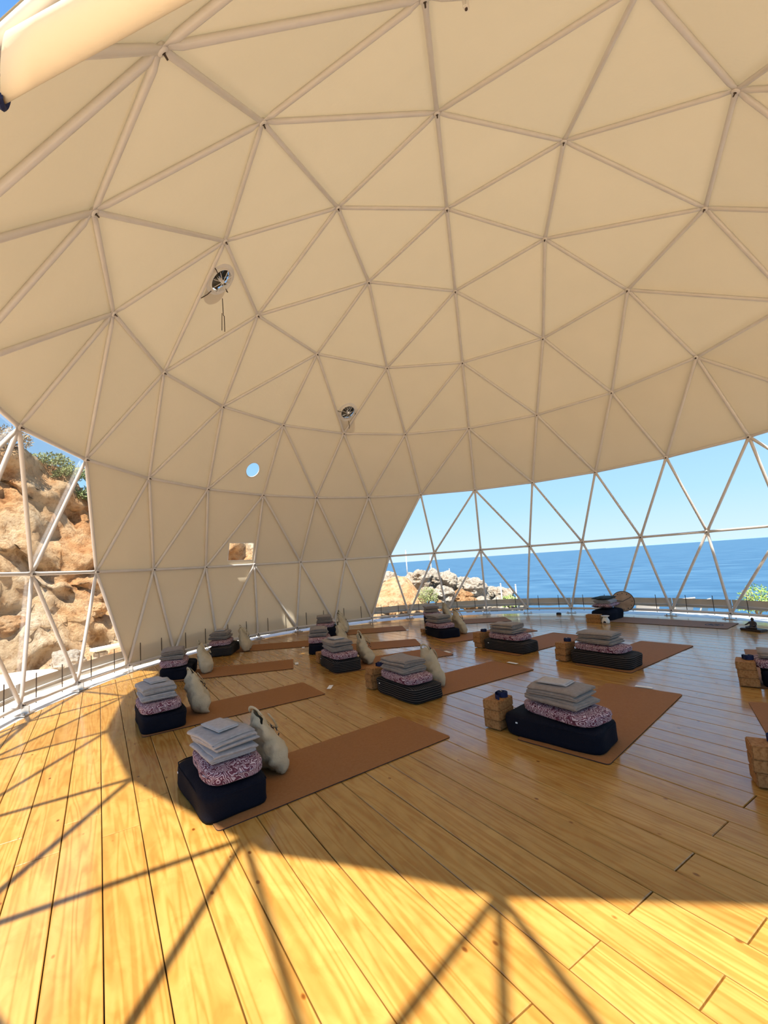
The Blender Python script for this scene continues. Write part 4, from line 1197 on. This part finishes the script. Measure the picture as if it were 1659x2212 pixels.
# frame drum leaning behind the bolster
dr = empty('frame_drum', (5.07, -0.20, 0.0), label='round frame drum with brown skin leaning behind the teaching bolster', cat='drum')
nrm = (CAM - Vector((5.0, -0.27, 0.1))); nrm.z = 0.9; nrm.normalize(); cD = Vector((0, 0, 0.30))
ring_mesh(cD, nrm, 0.195, 0.208, 0.05).build('rim', M['darkwood'], dr)
MB().add([p_ for p_ in circ(cD + nrm * 0.02, nrm, 0.2, 36)], [tuple(range(36))]).build('skin', M['drum'], dr)
exd, eyd = frame_of(nrm)
for k in range(12):
    an = 2 * PI * k / 12; d = exd * math.cos(an) + eyd * math.sin(an)
    MB().tube([cD + nrm * 0.024 + d * 0.15, cD + nrm * 0.024 + d * 0.172], 0.006, 5).build('painted_mark', M['ink'], dr)
for an in (0.5, 3.0): 
    d = exd * math.cos(an) + eyd * math.sin(an); MB().tube([cD + nrm * 0.024, cD + nrm * 0.024 + d * 0.15], 0.005, 5).build('painted_line', M['ink'], dr)
# seated figure statuette
bz = (3.93, -2.23, 0.001)
sd = empty('buddha_statuette', bz, PI - 0.6, label='small dark statuette of a seated meditating figure on a flat base', cat='statuette')
MB().box((0, 0, 0.018), (0.15, 0.30, 0.036), bev=0.008).build('base', M['statue'], sd)
def skin_body(name, verts, eds, rads, parent, mat):
    me = bpy.data.meshes.new(name); me.from_pydata(verts, eds, []); me.materials.append(mat)
    o = bpy.data.objects.new(name, me); C.objects.link(o); o.parent = parent
    sk = o.modifiers.new('skin', 'SKIN'); sk.use_smooth_shade = True
    for v, r in zip(me.skin_vertices[0].data, rads): v.radius = r
    me.skin_vertices[0].data[0].use_root = True
    ss = o.modifiers.new('subd', 'SUBSURF'); ss.levels = 2; ss.render_levels = 2
    return o
V_ = [(0, 0, .055), (0, 0, .10), (0, 0, .135), (0, 0, .152), (0, 0, .172), (0.0, 0, .190),
      (0, .042, .128), (.015, .056, .095), (.045, .022, .072), (0, -.042, .128), (.02, -.062, .10), (.05, -.085, .082),
      (.02, .045, .052), (.045, .075, .050), (.065, .0, .052), (.02, -.045, .052), (.045, -.075, .050), (.075, .01, .055)]
E_ = [(0, 1), (1, 2), (2, 3), (3, 4), (4, 5), (2, 6), (6, 7), (7, 8), (2, 9), (9, 10), (10, 11), (0, 12), (12, 13), (13, 14), (0, 15), (15, 16), (16, 17)]
R_ = [(.034, .040), (.028, .034), (.024, .034), (.012, .012), (.019, .018), (.012, .012), (.014, .014), (.012, .012), (.009, .009), (.014, .014), (.012, .012), (.009, .009), (.022, .02), (.018, .017), (.013, .012), (.022, .02), (.018, .017), (.013, .012)]
skin_body('figure', V_, E_, R_, sd, M['statue'])
MB().lathe([(0.0, 0.150), (0.009, 0.152), (0.017, 0.160), (0.020, 0.172), (0.018, 0.184), (0.011, 0.192), (0.0, 0.194)], 14).build('head', M['statue'], sd, smooth=True)
MB().lathe([(0.010, 0.189), (0.009, 0.198), (0.004, 0.203), (0.0, 0.204)], 10).build('topknot', M['statue'], sd, smooth=True)
# small things on the floor
o = pillow_box(0.035, 0.05, 0.02, 5, 3.5, 0.1, 3, 0.004).build('pouch', M['ink'], smooth=True); tag(o, 'small black pouch lying on the bare boards near the base rail', 'pouch'); o.location = (5.02, 1.10, 0.002)
o = MB().box((0, 0, 0.0016), (0.05, 0.24, 0.0012)).build('paper_sheet', M['paper']); tag(o, 'white paper slip on the boards between bolsters and base rail', 'paper'); o.location = (4.38, 0.80, 0.001); o.rotation_euler = (0, 0, 0.2)
for i, ((u, v), rz, row, k) in enumerate((((713, 1484), -0.9, 'A', 1), ((641, 1433), -0.6, 'A', 2), ((655, 1399), -0.7, 'A', 3), ((967, 1408), -0.4, 'B', 1), ((907, 1387), -0.7, 'B', 2), ((880, 1361), -0.7, 'B', 3), ((1391, 1485), 0.0, 'C', 0), ((1107, 1433), -0.2, 'B', 0))):
    q = at_height(u, v, 0.003)
    o = MB().box((0, 0, 0.001), (0.05, 0.15, 0.0012)).build('name_card', M['paper'])
    tag(o, 'white paper card at the mat end, %s in the %s from the sunlit boards' % (ORD[k], ROW[row]), 'card', 'paper cards at the mat ends')
    o.location = (q.x, q.y, 0.0025 if (row, k) not in (('C', 0), ('B', 0)) else 0.0085); o.rotation_euler = (0, 0, rz)

# --- rolled-up door flap along the entrance edge --------------------------
sd_ = (N16 - N17).normalized(); midp = (N16 + N17) / 2
nf = (CAM - midp); nf = (nf - sd_ * nf.dot(sd_)).normalized()
P0 = midp + nf * 0.07
def on_plane(u, v):
    d = ray(u, v); return CAM + d * ((P0 - CAM).dot(nf) / d.dot(nf))
flap = empty('door_flap', N17, label='rolled-up beige door flap tied above the entrance', cat='door flap')
vs, fs = [], []; n, m = 20, 9
cl = []
for i in range(m):
    t = i / (m - 1); u = 12 + 560 * t
    up_ = on_plane(u, 74 - 0.56 * u); lo_ = on_plane(u, 232 - 0.555 * u)
    c_ = (up_ + lo_) / 2 - N17; h_ = (lo_ - up_) / 2; cl.append((c_, h_))
    for k in range(n):
        an = 2 * PI * k / n
        vs.append(c_ + h_ * math.cos(an) + nf * 0.035 * math.sin(an))
for i in range(m - 1):
    for k in range(n): fs.append((i * n + k, i * n + (k + 1) % n, (i + 1) * n + (k + 1) % n, (i + 1) * n + k))
fs += [tuple(range(n - 1, -1, -1)), tuple((m - 1) * n + k for k in range(n))]
MB().add(vs, fs).build('rolled_canvas', M['canvas'], flap, smooth=True)
c_, h_ = cl[0]
MB().tube([c_ + h_ * 1.02 * math.cos(an) + nf * 0.04 * math.sin(an) - sd_ * 0.01 for an in [math.radians(-60 + 12 * k) for k in range(11)]], 0.012, 6).build('tie_strap', M['strap'], flap)
